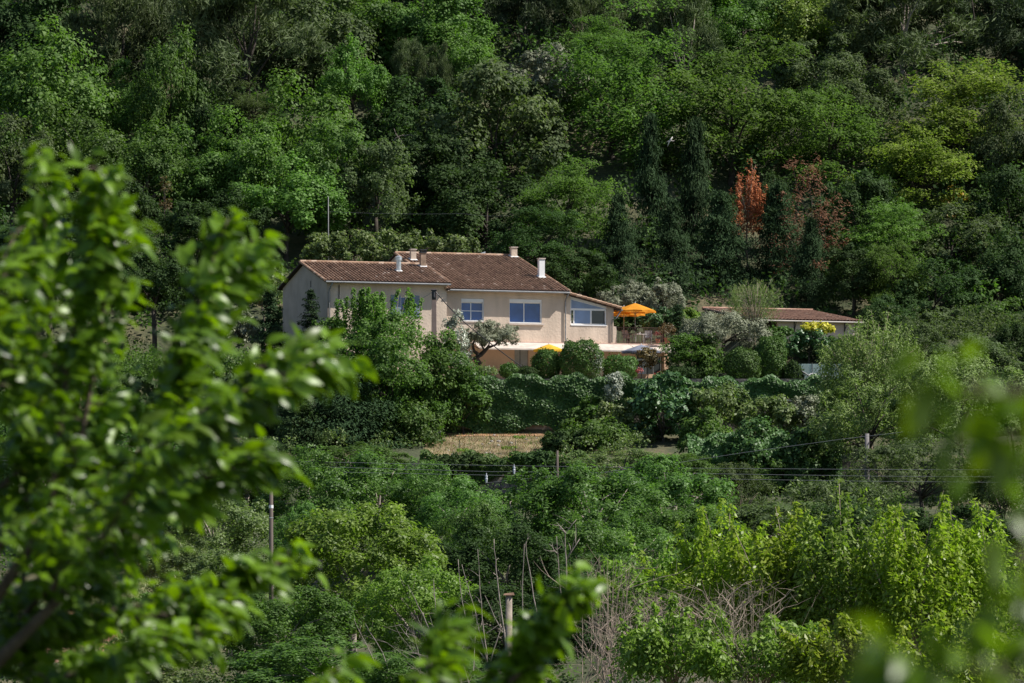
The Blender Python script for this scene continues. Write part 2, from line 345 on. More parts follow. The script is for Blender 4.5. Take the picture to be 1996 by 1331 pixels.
SPEC = {  # style, palette, leaf count per unit crown, leaf size as a share of mean radius (forest) , kwargs
 'oak': ('round', dict()), 'pine': ('needle', dict()), 'locust': ('layer', dict()), 'maple': ('layer', dict(layers=44)),
 'holm': ('round', dict(puffs=34, puff=.28)), 'conifer': ('cone', dict(asp=.3)),
 'walnut': ('round', dict(puffs=56, puff=.25, asp=.5, droop=.4, low=-.95, flat=.95, upb=.3, spread=.24)), 'broadleaf': ('round', dict(puffs=80, puff=.21, asp=.52, droop=.3, low=-.98, flat=1.0, upb=.25, spread=.25)),
 'deadconifer': ('cone', dict(sparse=.45, tiers=14, per=8, asp=.22, power=.65, droop=.1)),
}
def gen(style, rng, R, n, leaf, **kw):
    r = list(gen0(style, rng, R, n, leaf, **kw))
    if style == 'topiary': return r
    R = np.array(R, float); q = np.percentile(np.abs(r[0]), 96.5, axis=0)
    if style in ('cone', 'shoots'): q[2] = np.percentile(r[0][:, 2], 99)
    f = R / np.maximum(q, 1e-3)
    for i in (0, 6) + ((8, 9) if style == 'shoots' else ()): r[i] = r[i] * f
    return r
def gen0(style, rng, R, n, leaf, **kw):
    return dict(round=crown_round, needle=crown_needle, layer=crown_layer, cone=crown_cone, shoots=crown_shoots, topiary=crown_topiary)[style](rng, R, n, leaf, **kw)
PROTO = {}
def proto(sp, var, mat):
    """unit-size crown shared by forest trees of one kind"""
    key = (sp, var)
    if key in PROTO: return PROTO[key]
    gk = (sp, var)
    if gk not in PROTO:
        style, kw = SPEC[sp]; rng = np.random.default_rng(sum(map(ord, sp)) + var * 17)
        nl = {'round': 19000, 'needle': 21000, 'layer': 18000, 'cone': 15000}[style]; lf = {'round': .066, 'needle': .115, 'layer': .060, 'cone': .10}[style]
        if sp == 'deadconifer': nl = 5200; lf = .11
        if sp == 'walnut': nl = 27000; lf = .066
        if sp == 'broadleaf': nl = 34000; lf = .060
        PROTO[gk] = gen(style, rng, (1, 1, 1), nl, lf, **kw)
    P, N, D, s, a, t, c, pr = PROTO[gk]
    me = leaf_mesh('crown_' + sp, P, N, D, s, a, t); me.materials.append(LM['oak'])
    PROTO[key] = (me, c); return PROTO[key]
def limb(mb, a, b, r0, r1, rng, sag=.12, n=5, seg=4):
    a = np.array(a, float); b = np.array(b, float); L = np.linalg.norm(b - a); k = rng.normal(size=3) * L * sag * .6
    pts = []; rad = []
    for i in range(seg + 1):
        t = i / seg; p = a * (1 - t) + b * t + k * math.sin(t * math.pi); p[2] += L * .10 * math.sin(t * math.pi)
        pts.append(p); rad.append(r0 * (1 - t) + r1 * t)
    mb.tube(pts, rad, n, rng.random())
def trunk(root, gz, centre, R, rng, cents, mat, r0, twigs=10, lean=0.0):
    """trunk from the ground into the crown, limbs to clump centres; root sits at ground"""
    mb = MB(); top = np.array([0, 0, centre + R[2] * .35]); h = max(centre - R[2] * .55, .3)
    fork = np.array([rng.normal(0, .12) * R[0] * .5 + lean, rng.normal(0, .1), h])
    limb(mb, (0, 0, -.6), fork, r0, r0 * .68, rng, .05, 7)
    limb(mb, fork, top + np.array([rng.normal(0, .2) * R[0], 0, 0]), r0 * .62, r0 * .12, rng, .08, 6)
    if cents is not None and len(cents):
        sel = rng.permutation(len(cents))[:twigs]
        for i in sel:
            e = np.array(cents[i]) + np.array([0, 0, centre]); t = rng.uniform(0, .55); a = fork * (1 - t) + top * t
            if e[2] < a[2] - R[2] * .4: a = fork * .8
            limb(mb, a, e, r0 * rng.uniform(.25, .42), r0 * .05, rng, .14, 5)
    return mb.build('trunk', mat, root, smooth=True)
KIND = dict(walnut='walnut_tree', broadleaf='broadleaf_tree', oak='oak_tree', pine='pine_tree', locust='locust_tree', maple='maple_tree', holm='holm_oak_tree', conifer='conifer_tree', deadconifer='dead_conifer_tree')
TN = [0]
def forest(sp, mat, cx, cy, rx, ry, Y, label, group=None, var=None, tr=None, barkm=None, twigs=9, dz=0):
    TN[0] += 1; rng = np.random.default_rng(900 + TN[0])
    if sp not in ('conifer', 'deadconifer') and Y > 361: rx *= 1.14; ry *= 1.14; cy += ry * .06
    C = px2w(cx, cy, Y); k = Y / F; R = (rx * k, max(rx * k * .9, 1.2), ry * k)
    gz = float(ground(C[0], C[1])); 
    if gz > C[2] - R[2] * .3: gz = C[2] - R[2] * 1.05
    root = empty(KIND[sp], (C[0], C[1], gz)); cat = 'tree'
    tag(root, label, cat, group)
    me, cents = proto(sp, (TN[0] % 3) if var is None else var, mat)
    o = link('crown', me, None, root, (0, 0, C[2] - gz)); o.scale = R; o.material_slots[0].link = 'OBJECT'; o.material_slots[0].material = LM[mat]
    if sp not in ('deadconifer',): o.rotation_euler = (0, 0, rng.uniform(0, 6.28))
    a = o.rotation_euler[2]; ca, sa = math.cos(a), math.sin(a)
    # clump centres in root space (rotation after scale as Blender applies it)
    cc = np.array(cents) * np.array(R); cr = np.stack([cc[:, 0]*ca - cc[:, 1]*sa, cc[:, 0]*sa + cc[:, 1]*ca, cc[:, 2]], 1)
    r0 = tr if tr else .045 * R[0] + .07
    if sp in ('conifer', 'deadconifer'):
        mb = MB(); H = C[2] - gz
        mb.tube([(0, 0, -.5), (0.05, 0, H * .5), (0, 0, H), (0, 0, H + R[2] * .97)], [r0, r0 * .8, r0 * .5, .02], 7)
        for i in range(0, len(cr), 6 if sp == 'conifer' else 2):
            e = cr[i] + np.array([0, 0, H]); s0 = np.array([0, 0, e[2] + .1 * R[0]])
            mb.tube([s0, (s0 + e) / 2 + np.array([0, 0, .05]), e], [r0 * .22, r0 * .15, .012], 4)
        mb.build('trunk', barkm or bark, root, smooth=True)
    else:
        trunk(root, gz, C[2] - gz, R, rng, cr, barkm or bark, r0, twigs)
    return root
def plant(name, cat, style, mat, cx, cy, rx, ry, Y, label, n=9000, leaf=.14, group=None, depth=None, tr=None, barkm=None, twigs=10, woody=True, gz=None, six=False, **kw):
    """tree or shrub with a crown of its own, leaf size in metres"""
    TN[0] += 1; rng = np.random.default_rng(5000 + TN[0])
    C = px2w(cx, cy, Y); k = Y / F; R = (rx * k, depth if depth else rx * k * .9, ry * k)
    g0 = float(ground(C[0], C[1])) if gz is None else gz
    if g0 > C[2] - R[2] * .25: g0 = C[2] - R[2] * .95
    root = empty(name, (C[0], C[1], g0)); tag(root, label, cat, group)
    if style in ('round', 'layer', 'shoots') and n > 1500: leaf *= 1.48; n = int(n * .71)
    r = gen(style, rng, R, n, leaf, **kw); P, N, D, s, a, t, cents = r[:7]
    P = P + np.array([0, 0, C[2] - g0]); keep = P[:, 2] > -.25
    P, N, D, s, t = P[keep], N[keep], D[keep], s[keep], t[keep]
    link('crown' if cat == 'tree' else 'foliage', leaf_mesh('leaves', P, N, D, s, a, t, six=six), LM[mat], root)
    if woody:
        r0 = tr if tr else .03 * R[0] + .04
        if style == 'shoots':
            bx, tip = r[8], r[9]; mb = MB(); H = C[2] - g0
            limb(mb, (0, 0, -.4), (0, 0, max(H - R[2] * .6, .4)), r0, r0 * .8, rng, .04, 7)
            for i in range(0, len(bx), 2):
                b0 = np.array([bx[i, 0] * .15, bx[i, 1] * .15, max(H - R[2] * .7, .3)]); e = tip[i] + np.array([0, 0, H])
                limb(mb, b0, e, .035, .008, rng, .05, 4)
            mb.build('trunk', barkm or barkpink, root, smooth=True)
        elif style == 'cone':
            H = C[2] - g0; MB().tube([(0, 0, -.3), (0, 0, H), (0, 0, H + R[2] * .9)], [r0, r0 * .6, .02], 6).build('trunk', barkm or bark, root, smooth=True)
        else:
            trunk(root, g0, C[2] - g0, R, rng, cents, barkm or bark, r0, twigs)
    return root

# ------------------------------------------------------------------ house (local frame: u along the front, v towards the back)
YAW = math.radians(20.0); CU, SU = math.cos(YAW), math.sin(YAW)
OY = 348.0; OX = (637 - 998) / F * OY
def HU(px, v=0.0):
    q = (px - 998.0) / F
    return (q * (OY + v * CU) - OX + v * SU) / (CU - q * SU)
def HZ(px, py, v=0.0):
    u = HU(px, v); return (HZ_Y - py) / F * (OY + u * SU + v * CU)
def H3(u, v, z): return np.array([OX + u * CU - v * SU, OY + u * SU + v * CU, z])
render_wall = solid('beige_render', (.60,.485,.385), .92, .17, 1.1, bump=.7, bscale=7, detail=10, stretch=(1,1,.28))
render_shade = solid('shaded_render_gable', (.44,.37,.315), .92, .13, .8, bump=.7, bscale=7, detail=9)  # darker copy of the beige render, the gable's shade put into its colour
render_orange = solid('ochre_render', (.56,.37,.25), .92, .10, .8, bump=.6, bscale=7)
white = solid('white_paint', (.80,.80,.80), .5, .04, 2)
concrete = solid('pale_concrete', (.55,.47,.41), .9, .15, 2, bump=.4)
pinkcoping = solid('pink_coping', (.62,.42,.34), .85, .15, 3)
zinc = solid('zinc', (.23,.235,.24), .6, .2, 4, metal=.2)
greysteel = solid('galvanised_steel', (.60,.62,.63), .35, .2, 6, metal=.7)
darkmetal = solid('dark_metal', (.05,.05,.055), .5, .2, 5, metal=.3)
rustiron = solid('brown_iron', (.10,.060,.045), .7, .2, 5)
blueshutter = solid('blue_grey_shutter', (.20,.24,.30), .7, .08, 3)
greydoor = solid('grey_door_paint', (.30,.29,.27), .7, .1, 2)
inside = solid('interior_shade', (.04,.035,.03), .9, .2, 2)  # near-black colour stands in for shade inside rooms and the open shed
tile_under = solid('shaded_roof_channel', (.040,.028,.024), .95, .3, 4)  # near-black, shade between the cover tiles put into the channel colour
TC = [(.08,.048,.032), (.165,.098,.064), (.265,.158,.103), (.34,.21,.14), (.43,.28,.19), (.58,.44,.34)]
tilem = solid('canal_tile', (1,1,1), .9, .22, 9, use_tint=TC, bump=.4, bscale=25)
TC2 = [(.15,.08,.06), (.24,.14,.10), (.33,.19,.135), (.38,.22,.155), (.42,.26,.19), (.50,.36,.28)]
tilered = solid('red_canal_tile', (1,1,1), .9, .2, 6, use_tint=TC2, bump=.4, bscale=25)
def glassmat(name, col, rough=.06):
    m, n, out = newmat(name); p = n.nodes.new('ShaderNodeBsdfPrincipled'); p.inputs['Base Color'].default_value = (*col, 1)
    tc = n.nodes.new('ShaderNodeTexCoord'); nz = n.nodes.new('ShaderNodeTexNoise'); nz.inputs['Scale'].default_value = 1.2; n.links.new(tc.outputs['Object'], nz.inputs['Vector'])
    c = ramp(n, nz.outputs[0], tuple(x*.8 for x in col), tuple(x*1.2 for x in col), .3, .7); n.links.new(c, p.inputs['Base Color'])
    p.inputs['Roughness'].default_value = rough; p.inputs['Specular IOR Level'].default_value = .6; n.links.new(p.outputs[0], out.inputs[0]); return m
glass_sky = glassmat('sky_reflection_glass', (.028,.085,.27)); glassdark = glassmat('dark_glass', (.02,.025,.035)); glasspale = glassmat('pale_sky_glass', (.16,.24,.42))  # blue base colours paint the sky's reflection into the panes
terracotta = solid('terracotta', (.42,.17,.10), .85, .2, 6)

house = empty('house', tuple(H3(0, 0, 0)), YAW)
tag(house, 'long beige rendered house with brown canal tile roofs above the terraced garden', 'house')
def poly_wall(mb, u0, u1, v, z0, ztop, holes, thick=.28, facing=-1):
    """wall in the plane v with rectangular holes (ua, ub, za, zb); ztop = height or function of u"""
    zt = ztop if callable(ztop) else (lambda u: ztop)
    us = sorted(set([u0, u1] + [h[0] for h in holes] + [h[1] for h in holes]))
    for a, b_ in zip(us[:-1], us[1:]):
        hs = sorted([(h[2], h[3]) for h in holes if h[0] <= a + 1e-6 and h[1] >= b_ - 1e-6]); z = z0
        for ha, hb in hs + [(None, None)]:
            ta = [zt(a), zt(b_)] if ha is None else [ha, ha]
            mb.hexa([(a, v, z), (b_, v, z), (b_, v + thick, z), (a, v + thick, z)], [(a, v, ta[0]), (b_, v, ta[1]), (b_, v + thick, ta[1]), (a, v + thick, ta[0])])
            z = hb
WZ0 = 12.5
EAV_L, EAV_M, PIT = 21.42, 21.05, .285
# left wing: v 0..10.2, ridge at v=5.2 ; main wing: v .35..
zl = lambda v: EAV_L + PIT * (v + .0) if v <= 5.2 else EAV_L + PIT * (10.4 - v)
UM = 8.8; UR = HU(1100, .35); VR = 11.0
def hole(px0, px1, py0, py1, v, dx=0):
    z0 = HZ((px0+px1)/2, py1, v); z1 = HZ((px0+px1)/2, py0, v)
    return (HU(px0, v), HU(px1, v), z0, z1)
h_left = hole(781, 804, 578, 616, 0)
h_w1 = hole(899, 943, 582, 625, .35); h_w2 = hole(993, 1056, 583, 629, .35)
h_door = hole(1003, 1030, 678, 722, .35); h_glass = hole(1241, 1291, 694, 729, .35)
mb = MB()
poly_wall(mb, .30, UM, 0, WZ0, EAV_L - .02, [h_left])
mb.build('front_wall', render_wall, house)
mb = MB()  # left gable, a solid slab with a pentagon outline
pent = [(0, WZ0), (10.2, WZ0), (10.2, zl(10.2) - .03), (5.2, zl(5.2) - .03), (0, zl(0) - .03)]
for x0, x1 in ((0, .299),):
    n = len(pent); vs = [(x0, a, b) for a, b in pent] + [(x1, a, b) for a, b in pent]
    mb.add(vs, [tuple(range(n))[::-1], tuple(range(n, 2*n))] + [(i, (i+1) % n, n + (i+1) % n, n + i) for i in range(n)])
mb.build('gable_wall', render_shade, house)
mb = MB(); mb.box((.30, 9.9, WZ0), (UM, 10.18, EAV_L - .1)); mb.box((8.52, .30, WZ0), (8.79, 9.88, EAV_L - .1)); mb.build('rear_wall', render_wall, house)
mb = MB()
poly_wall(mb, UM + .01, UR, .35, 17.30, EAV_M - .02, [h_w1, h_w2])
mb.build('front_wall', render_wall, house)
mb = MB()
zm = lambda v: EAV_M + PIT * (v - .05)
for x0, x1 in ((UM + .015, UM + .30), (UR - .30, UR - .005)):
    pent = [(.635, WZ0), (14.0, WZ0), (14.0, zm(VR) - PIT * 3 - .1), (VR, zm(VR) - .06), (.635, zm(.6) - .06)]
    n = len(pent); vs = [(x0, a, b) for a, b in pent] + [(x1, a, b) for a, b in pent]
    mb.add(vs, [tuple(range(n))[::-1], tuple(range(n, 2*n))] + [(i, (i+1) % n, n + (i+1) % n, n + i) for i in range(n)])
mb.build('side_wall', render_wall, house)
UE = HU(1303, .35)
mb = MB(); poly_wall(mb, UM + .01, UE, .35, WZ0, 17.29, [h_door, h_glass]); mb.build('ground_floor_wall', render_orange, house)
mb = MB(); mb.box((UE - .3, .64, WZ0), (UE, 8, 17.2)); mb.box((UM + .4, 5.0, WZ0), (UE - .31, 5.2, 17.2)); mb.build('ground_floor_side_wall', render_orange, house)
# near-black sheets painting in the shade of rooms behind openings
mb = MB(); mb.box((.5, 1.6, 17.4), (8.4, 1.7, 21.2)); mb.box((UM + .4, 1.9, 17.4), (UR - .4, 2.0, 20.8)); mb.build('room_shade_sheet', inside, house)

def window(name, hb, v, mull_u=(), mull_z=(), glass=glass_sky, box=.0, reveal=.14, fw=.06, parent=house, label=None):
    """white framed window set in a hole; the roller shutter box and every pane a piece"""
    u0, u1, z0, z1 = hb; f = MB(); y0, y1 = v + reveal, v + reveal + .07; e = .004; zt = z1 - box
    f.box((u0+e, y0, z0+e), (u0+fw, y1, z1-e)); f.box((u1-fw, y0, z0+e), (u1-e, y1, z1-e))
    f.box((u0+fw, y0, z0+e), (u1-fw, y1, z0+fw)); f.box((u0+fw, y0, zt-fw), (u1-fw, y1, zt))
    for m in mull_u: f.box((m-.03, y0-.005, z0+fw), (m+.03, y1-.005, zt-fw))
    for m in mull_z: f.box((u0+fw, y0-.002, m-.025), (u1-fw, y1-.01, m+.025))
    # white lining of the reveal
    f.box((u0+e, v+.012, z0+e), (u0+.022, y0, z1-e)); f.box((u1-.022, v+.012, z0+e), (u1-e, y0, z1-e)); f.box((u0+.03, v-.01, z0-.03), (u1-.03, y0, z0+.02))
    w = f.build(name, white, parent)
    if box > 0: MB().box((u0+.03, v+.02, zt), (u1-.03, y1, z1-.01)).build('shutter_box', white, w)
    us = [u0+fw] + sorted(mull_u) + [u1-fw]; zs = [z0+fw] + sorted(mull_z) + [zt-fw]
    for a, b_ in zip(us[:-1], us[1:]):
        for c, d in zip(zs[:-1], zs[1:]):
            MB().box((a, y0+.03, c), (b_, y0+.045, d)).build('pane', glass, w)
    return w
a, b_, c, d = h_w1; window('window', h_w1, .35, [(a+b_)/2 - .06], [c + (d-c)*.45], box=.24, reveal=.19)
a, b_, c, d = h_w2; window('window', h_w2, .35, [(a+b_)/2 - .06], [], box=.22, reveal=.19)
MB().box((h_w2[0]-.10, .22, h_w2[2]-.16), (h_w2[1]+.14, .349, h_w2[2]-.035)).build('sill', concrete, house)
MB().box((h_w1[0]-.04, .29, h_w1[2]-.12), (h_w1[1]+.06, .349, h_w1[2]-.035)).build('sill', concrete, house)
w = window('window', h_left, 0, [(h_left[0]+h_left[1])/2 + .12], [], box=0, reveal=.10)
for s, (ua, ub) in enumerate(((h_left[0]-.72, h_left[0]-.02), (h_left[1]+.02, h_left[1]+.50))):
    m = MB(); z0, z1 = h_left[2] - .05, h_left[3] + .08
    m.box((ua, -.065, z0), (ub, -.02, z1)); m.box((ua+.05, -.085, z0+.25), (ub-.05, -.066, z0+.35)); m.box((ua+.05, -.085, z1-.35), (ub-.05, -.066, z1-.25)); m.build('shutter', blueshutter, house)
MB().box((-.012, 3.55, HZ(587, 553, 0)), (-.001, 3.70, HZ(587, 540, 0))).build('vent', darkmetal, house)

def tiled_roof(eA, U, Vv, L, Sl, parent, cols=.255, rows=.40, mat=tilem, seed=1, rad=.088, bright=.0, under=tile_under, clip=None):
    """eA eave corner; U unit along the eave; Vv unit up the slope. One channel sheet and one mesh of barrel tiles"""
    eA = np.array(eA, float); U = np.array(U, float); Vv = np.array(Vv, float); N = np.cross(U, Vv); N /= np.linalg.norm(N)
    rng = np.random.default_rng(seed); m = MB()
    q = lambda a, b_, h: eA + U * a + Vv * b_ + N * h
    m.hexa([q(0,0,-.10), q(L,0,-.10), q(L,Sl,-.10), q(0,Sl,-.10)], [q(0,0,0), q(L,0,0), q(L,Sl,0), q(0,Sl,0)])
    sh = m.build('roof_deck', under, parent)
    nc = int(L / cols); nr = int(Sl / rows); cc = L / nc; rr = Sl / nr
    I, J = np.meshgrid(np.arange(nc), np.arange(nr)); I = I.ravel(); J = J.ravel(); n = len(I)
    a0 = (I + .5) * cc + rng.normal(0, .005, n); b0 = J * rr + rng.normal(0, .010, n) + rng.normal(0,.012,nc)[I]; b1 = b0 + rr + .05
    lift = .022 + rng.normal(0, .004, n); tw = rng.normal(0, .006, n)
    ang = np.linspace(0, math.pi, 5); Vt = np.zeros((n, 10, 3))
    for e, (bb, r_, h_) in enumerate(((b0 - .02, rad, lift + .018), (b1, rad * .84, lift - .010))):
        for k, an in enumerate(ang):
            Vt[:, e*5+k] = eA + np.outer(a0 + math.cos(an) * r_ + tw * (1 if e else -1), U) + np.outer(bb, Vv) + np.outer(h_ + math.sin(an) * r_, N)
    i = np.arange(n)[:, None] * 10
    Fc = np.concatenate([i + np.array([[k, k+1, k+6, k+5]]) for k in range(4)], 0)
    t = np.clip(.46 + rng.normal(0, .10, n) + rng.normal(0, .06, nc)[I] + bright, 0, 1); sp = rng.random(n) < .03; t[sp] = rng.uniform(.8, 1, sp.sum())
    # sunbleached fringe by ridge and verge
    t[(J == nr - 1) | (I == 0)] += .18
    t = np.clip(t, 0, 1)
    o = link('roof_tiles', np_mesh('roof_tiles', Vt.reshape(-1, 3), Fc, np.tile(t, 4), smooth=False), mat, parent)
    o['kind'] = 'stuff'; return sh
def slope(PITCH): L = math.hypot(1, PITCH); return np.array([0, 1 / L, PITCH / L]), L
Vs, k = slope(PIT)
OVH = .52
mainroof_z = lambda v: EAV_M + .10 + PIT * (v - .35)
leftroof_z = lambda v: EAV_L + .10 + PIT * v
# left wing roof
tiled_roof((-.28, -OVH, leftroof_z(-OVH)), (1,0,0), Vs, UM + .42, (5.2 + OVH) * k, house, seed=3)
Vb = np.array([0, -1/k, PIT/k])
tiled_roof((UM + .14, 10.7, leftroof_z(5.2) - PIT * 5.5), (-1,0,0), Vb, UM + .42, 5.5 * k, house, seed=4)
rt = MB()
for i in range(24):
    u = -.28 + i * (UM + .42) / 24; rt.tube([(u, 5.2, leftroof_z(5.2) + .06), (u + .42, 5.2, leftroof_z(5.2) + .075)], .11, 8, random.Random(i).uniform(.5, .95))
rt.build('ridge_tiles', tilem, house)['kind'] = 'stuff'
# main roof
ML = UR - UM + .34
tiled_roof((UM - .10, .35 - OVH, mainroof_z(.35 - OVH)), (1,0,0), Vs, ML, (VR - .35 + OVH) * k, house, seed=5)
tiled_roof((UM - .10 + ML, 14.6, mainroof_z(VR) - PIT * 3.6), (-1,0,0), Vb, ML, 3.6 * k, house, seed=6)
rt = MB()
for i in range(24):
    u = UM - .10 + i * ML / 24; rt.tube([(u, VR, mainroof_z(VR) + .06), (u + .42, VR, mainroof_z(VR) + .075)], .11, 8, random.Random(i+50).uniform(.5, .95))
rt.build('ridge_tiles', tilem, house)['kind'] = 'stuff'
# verges: mortar and rake tiles
for (u, v0, v1, zf) in ((-.30, -OVH, 5.2, leftroof_z), (UM + .13, -OVH, 5.2, leftroof_z), (UM - .12, .35 - OVH, VR, mainroof_z), (UM - .10 + ML, .35 - OVH, VR, mainroof_z)):
    m = MB(); nn = int((v1 - v0) / .4)
    for i in range(nn):
        a = v0 + (v1 - v0) * i / nn; c = a + (v1 - v0) / nn + .03
        m.tube([(u, a, zf(a) + .05), (u, c, zf(c) + .03)], .085, 6, random.Random(i + int(u * 10)).uniform(.35, .9))
    m.build('verge_tiles', tilem, house)['kind'] = 'stuff'
# fascia + gutters
def gutter(u0, u1, v, z):
    m = MB(); m.tube([(u0, v, z), (u1, v, z - .02)], .062, 8); return m.build('gutter', zinc, house)
gutter(-.25, UM + .10, -OVH - .07, leftroof_z(-OVH) - .06)
gutter(UM + .16, UR + .2, .35 - OVH - .07, mainroof_z(.35 - OVH) - .06)
m = MB(); m.box((-.2, -OVH, leftroof_z(-OVH) - .13), (UM, -OVH + .03, leftroof_z(-OVH) - .07)); m.box((-.2, -OVH + .03, leftroof_z(-OVH) - .11), (UM, -.004, leftroof_z(-OVH) - .09)); m.build('soffit', concrete, house)
m = MB(); v_ = .35 - OVH; m.box((UM+.02, v_, mainroof_z(v_) - .13), (UR, v_ + .03, mainroof_z(v_) - .07)); m.box((UM+.02, v_ + .03, mainroof_z(v_) - .11), (UR, .345, mainroof_z(v_) - .09)); m.build('soffit', concrete, house)
def pipe(pts, r, mat, name='downpipe'):
    return MB().tube(pts, r, 8).build(name, mat, house, smooth=True)
u = HU(646, -.08); pipe([(u - .05, -OVH - .05, leftroof_z(-OVH) - .12), (u - .12, -.25, 21.0), (u - .18, -.09, 20.7), (u - .12, -.09, 15)], .055, zinc)
u = HU(661, -.05); pipe([(u, -.05, 21.15), (u, -.05, 15)], .028, darkmetal, 'cable_duct')
u = UR + .05; pipe([(u + .08, -.18, mainroof_z(v_) - .12), (u + .02, .22, 20.5), (u, .26, 20.3), (u, .26, 17.65), (u + .15, .25, 17.5)], .05, zinc)
u = HU(866, .3); pipe([(u, .31, 19.6), (u, .31, 17.6)], .02, greysteel, 'cable_duct')

# chimneys and flues, found on the roof plane by their base in the photograph
def on_roof(px, py, zf, v0, v1):
    best = None
    for i in range(400):
        v = v0 + (v1 - v0) * i / 399; u = HU(px, v); e = abs(HZ(px, py, v) - zf(v))
        if best is None or e < best[0]: best = (e, u, v)
    return best[1], best[2], zf(best[2])
def chimney(px, pb, pt, wpx, mat, zf, rng_v, name='chimney', capm=None, flue=False, flash=True):
    u, v, z = on_roof(px, pb, zf, *rng_v); zt = HZ(px, pt, v); w = wpx / 27.6 / 2 / (CU + SU * .85); m = MB()
    if flue:
        m.tube([(u, v, z - .1), (u, v, zt - .35)], w * 1.25, 12); m.tube([(u, v, zt - .35), (u, v, zt - .1)], w * 1.7, 12); m.tube([(u, v, zt - .1), (u, v, zt)], [w * 1.8, w * .4], 12)
        c = m.build(name, greysteel, house, smooth=False)
    else:
        m.box((u - w, v - w * .85, z - .35), (u + w, v + w * .85, zt)); c = m.build(name, mat, house)
        if capm:
            m = MB(); m.box((u-w-.05, v-w*.85-.05, zt+.003), (u+w+.05, v+w*.85+.05, zt+.07))
            if capm is darkmetal:
                for sx in (-1, 1):
                    for sy in (-1, 1): m.box((u+sx*w*.8-.03, v+sy*w*.6-.03, zt+.071), (u+sx*w*.8+.03, v+sy*w*.6+.03, zt+.18))
                m.box((u-w-.07, v-w*.85-.07, zt+.181), (u+w+.07, v+w*.85+.07, zt+.25))
            m.build('chimney_cap', capm, c)
    if flash:
        f = MB(); ww = w + .07; zb = lambda vv: zf(vv) + .14
        f.hexa([(u-ww, v-ww, zb(v-ww)-.05), (u+ww, v-ww, zb(v-ww)-.05), (u+ww, v+ww, zb(v+ww)-.05), (u-ww, v+ww, zb(v+ww)-.05)],
               [(u-ww, v-ww, zb(v-ww)), (u+ww, v-ww, zb(v-ww)), (u+ww, v+ww, zb(v+ww)), (u-ww, v+ww, zb(v+ww))]); f.build('flashing', white, c)
chimney(777, 530, 498, 10, greysteel, leftroof_z, (-.4, 5.1), flue=True)
chimney(824, 521, 493, 13, solid('smoked_render', (.30,.21,.15), .9, .35, 3), leftroof_z, (-.4, 5.1), capm=darkmetal)
chimney(805, 508, 487, 13, render_wall, mainroof_z, (4, VR - .1), capm=concrete)
chimney(1001, 502, 483, 15, render_wall, mainroof_z, (4, VR - .1), capm=concrete)
chimney(1055, 542, 505, 14, white, mainroof_z, (0, VR), capm=concrete)
u, v, z = on_roof(941, 495, mainroof_z, 8, VR)
m = MB(); m.hexa([(u-.35, VR+.4, mainroof_z(VR)-.2), (u+.35, VR+.4, mainroof_z(VR)-.2), (u+.35, VR+1.2, mainroof_z(VR)-.5), (u-.35, VR+1.2, mainroof_z(VR)-.5)], [(u-.35, VR+.4, mainroof_z(VR)+.10), (u+.35, VR+.4, mainroof_z(VR)+.34), (u+.35, VR+1.2, mainroof_z(VR)+.2), (u-.35, VR+1.2, mainroof_z(VR)+.0)]); m.build('skylight', greysteel, house)

# sunroom
US1 = HU(1196, .35); zs0 = HZ(1102, 573, .35); zs1 = HZ(1196, 600, .35)
zsr = lambda u: zs0 + (zs1 - zs0) * (u - UR) / (US1 - UR)
wa, wb = HU(1112, .35), HU(1183, .35); wz0, wz1 = HZ(1147, 633, .35), HZ(1147, 603, .35)
m = MB(); poly_wall(m, UR + .003, wa, .35, 17.30, lambda u: zsr(u) - .02, []); poly_wall(m, wb, US1, .35, 17.30, lambda u: zsr(u) - .02, [])
m.hexa([(wa, .35, 17.30), (wb, .35, 17.30), (wb, .63, 17.30), (wa, .63, 17.30)], [(wa, .35, wz0), (wb, .35, wz0), (wb, .63, wz0), (wa, .63, wz0)])
m.build('sunroom_front_wall', render_wall, house)
m = MB(); m.hexa([(US1-.3, .631, 17.3), (US1, .631, 17.3), (US1, 6.2, 17.3), (US1-.3, 6.2, 17.3)], [(US1-.3, .631, zsr(US1)-.05), (US1, .631, zsr(US1)-.05), (US1, 6.2, zsr(US1)-.05), (US1-.3, 6.2, zsr(US1)-.05)])
m.box((UR + .01, 6.0, 17.3), (US1 - .31, 6.2, 19.2)); m.build('sunroom_side_wall', render_wall, house)
m = MB(); e = .004
m.box((wa+e, .47, wz0+e), (wb-e, .55, wz0+.09)); m.box((wa+e, .465, wz1-.07), (wb-e, .55, wz1+.07))
m.hexa([(wa+e,.47,wz0+.09),(wa+.1,.47,wz0+.09),(wa+.1,.55,wz0+.09),(wa+e,.55,wz0+.09)], [(wa+e,.47,zsr(wa)-.03),(wa+.1,.47,zsr(wa+.1)-.03),(wa+.1,.55,zsr(wa+.1)-.03),(wa+e,.55,zsr(wa)-.03)])
m.hexa([(wb-.1,.47,wz0+.09),(wb-e,.47,wz0+.09),(wb-e,.55,wz0+.09),(wb-.1,.55,wz0+.09)], [(wb-.1,.47,zsr(wb-.1)-.03),(wb-e,.47,zsr(wb)-.03),(wb-e,.55,zsr(wb)-.03),(wb-.1,.55,zsr(wb-.1)-.03)])
m.hexa([(wa+.1,.46,zsr(wa+.1)-.24),(wb-.1,.46,zsr(wb-.1)-.2),(wb-.1,.55,zsr(wb-.1)-.2),(wa+.1,.55,zsr(wa+.1)-.24)], [(wa+.1,.46,zsr(wa+.1)-.03),(wb-.1,.46,zsr(wb-.1)-.03),(wb-.1,.55,zsr(wb-.1)-.03),(wa+.1,.55,zsr(wa+.1)-.03)])
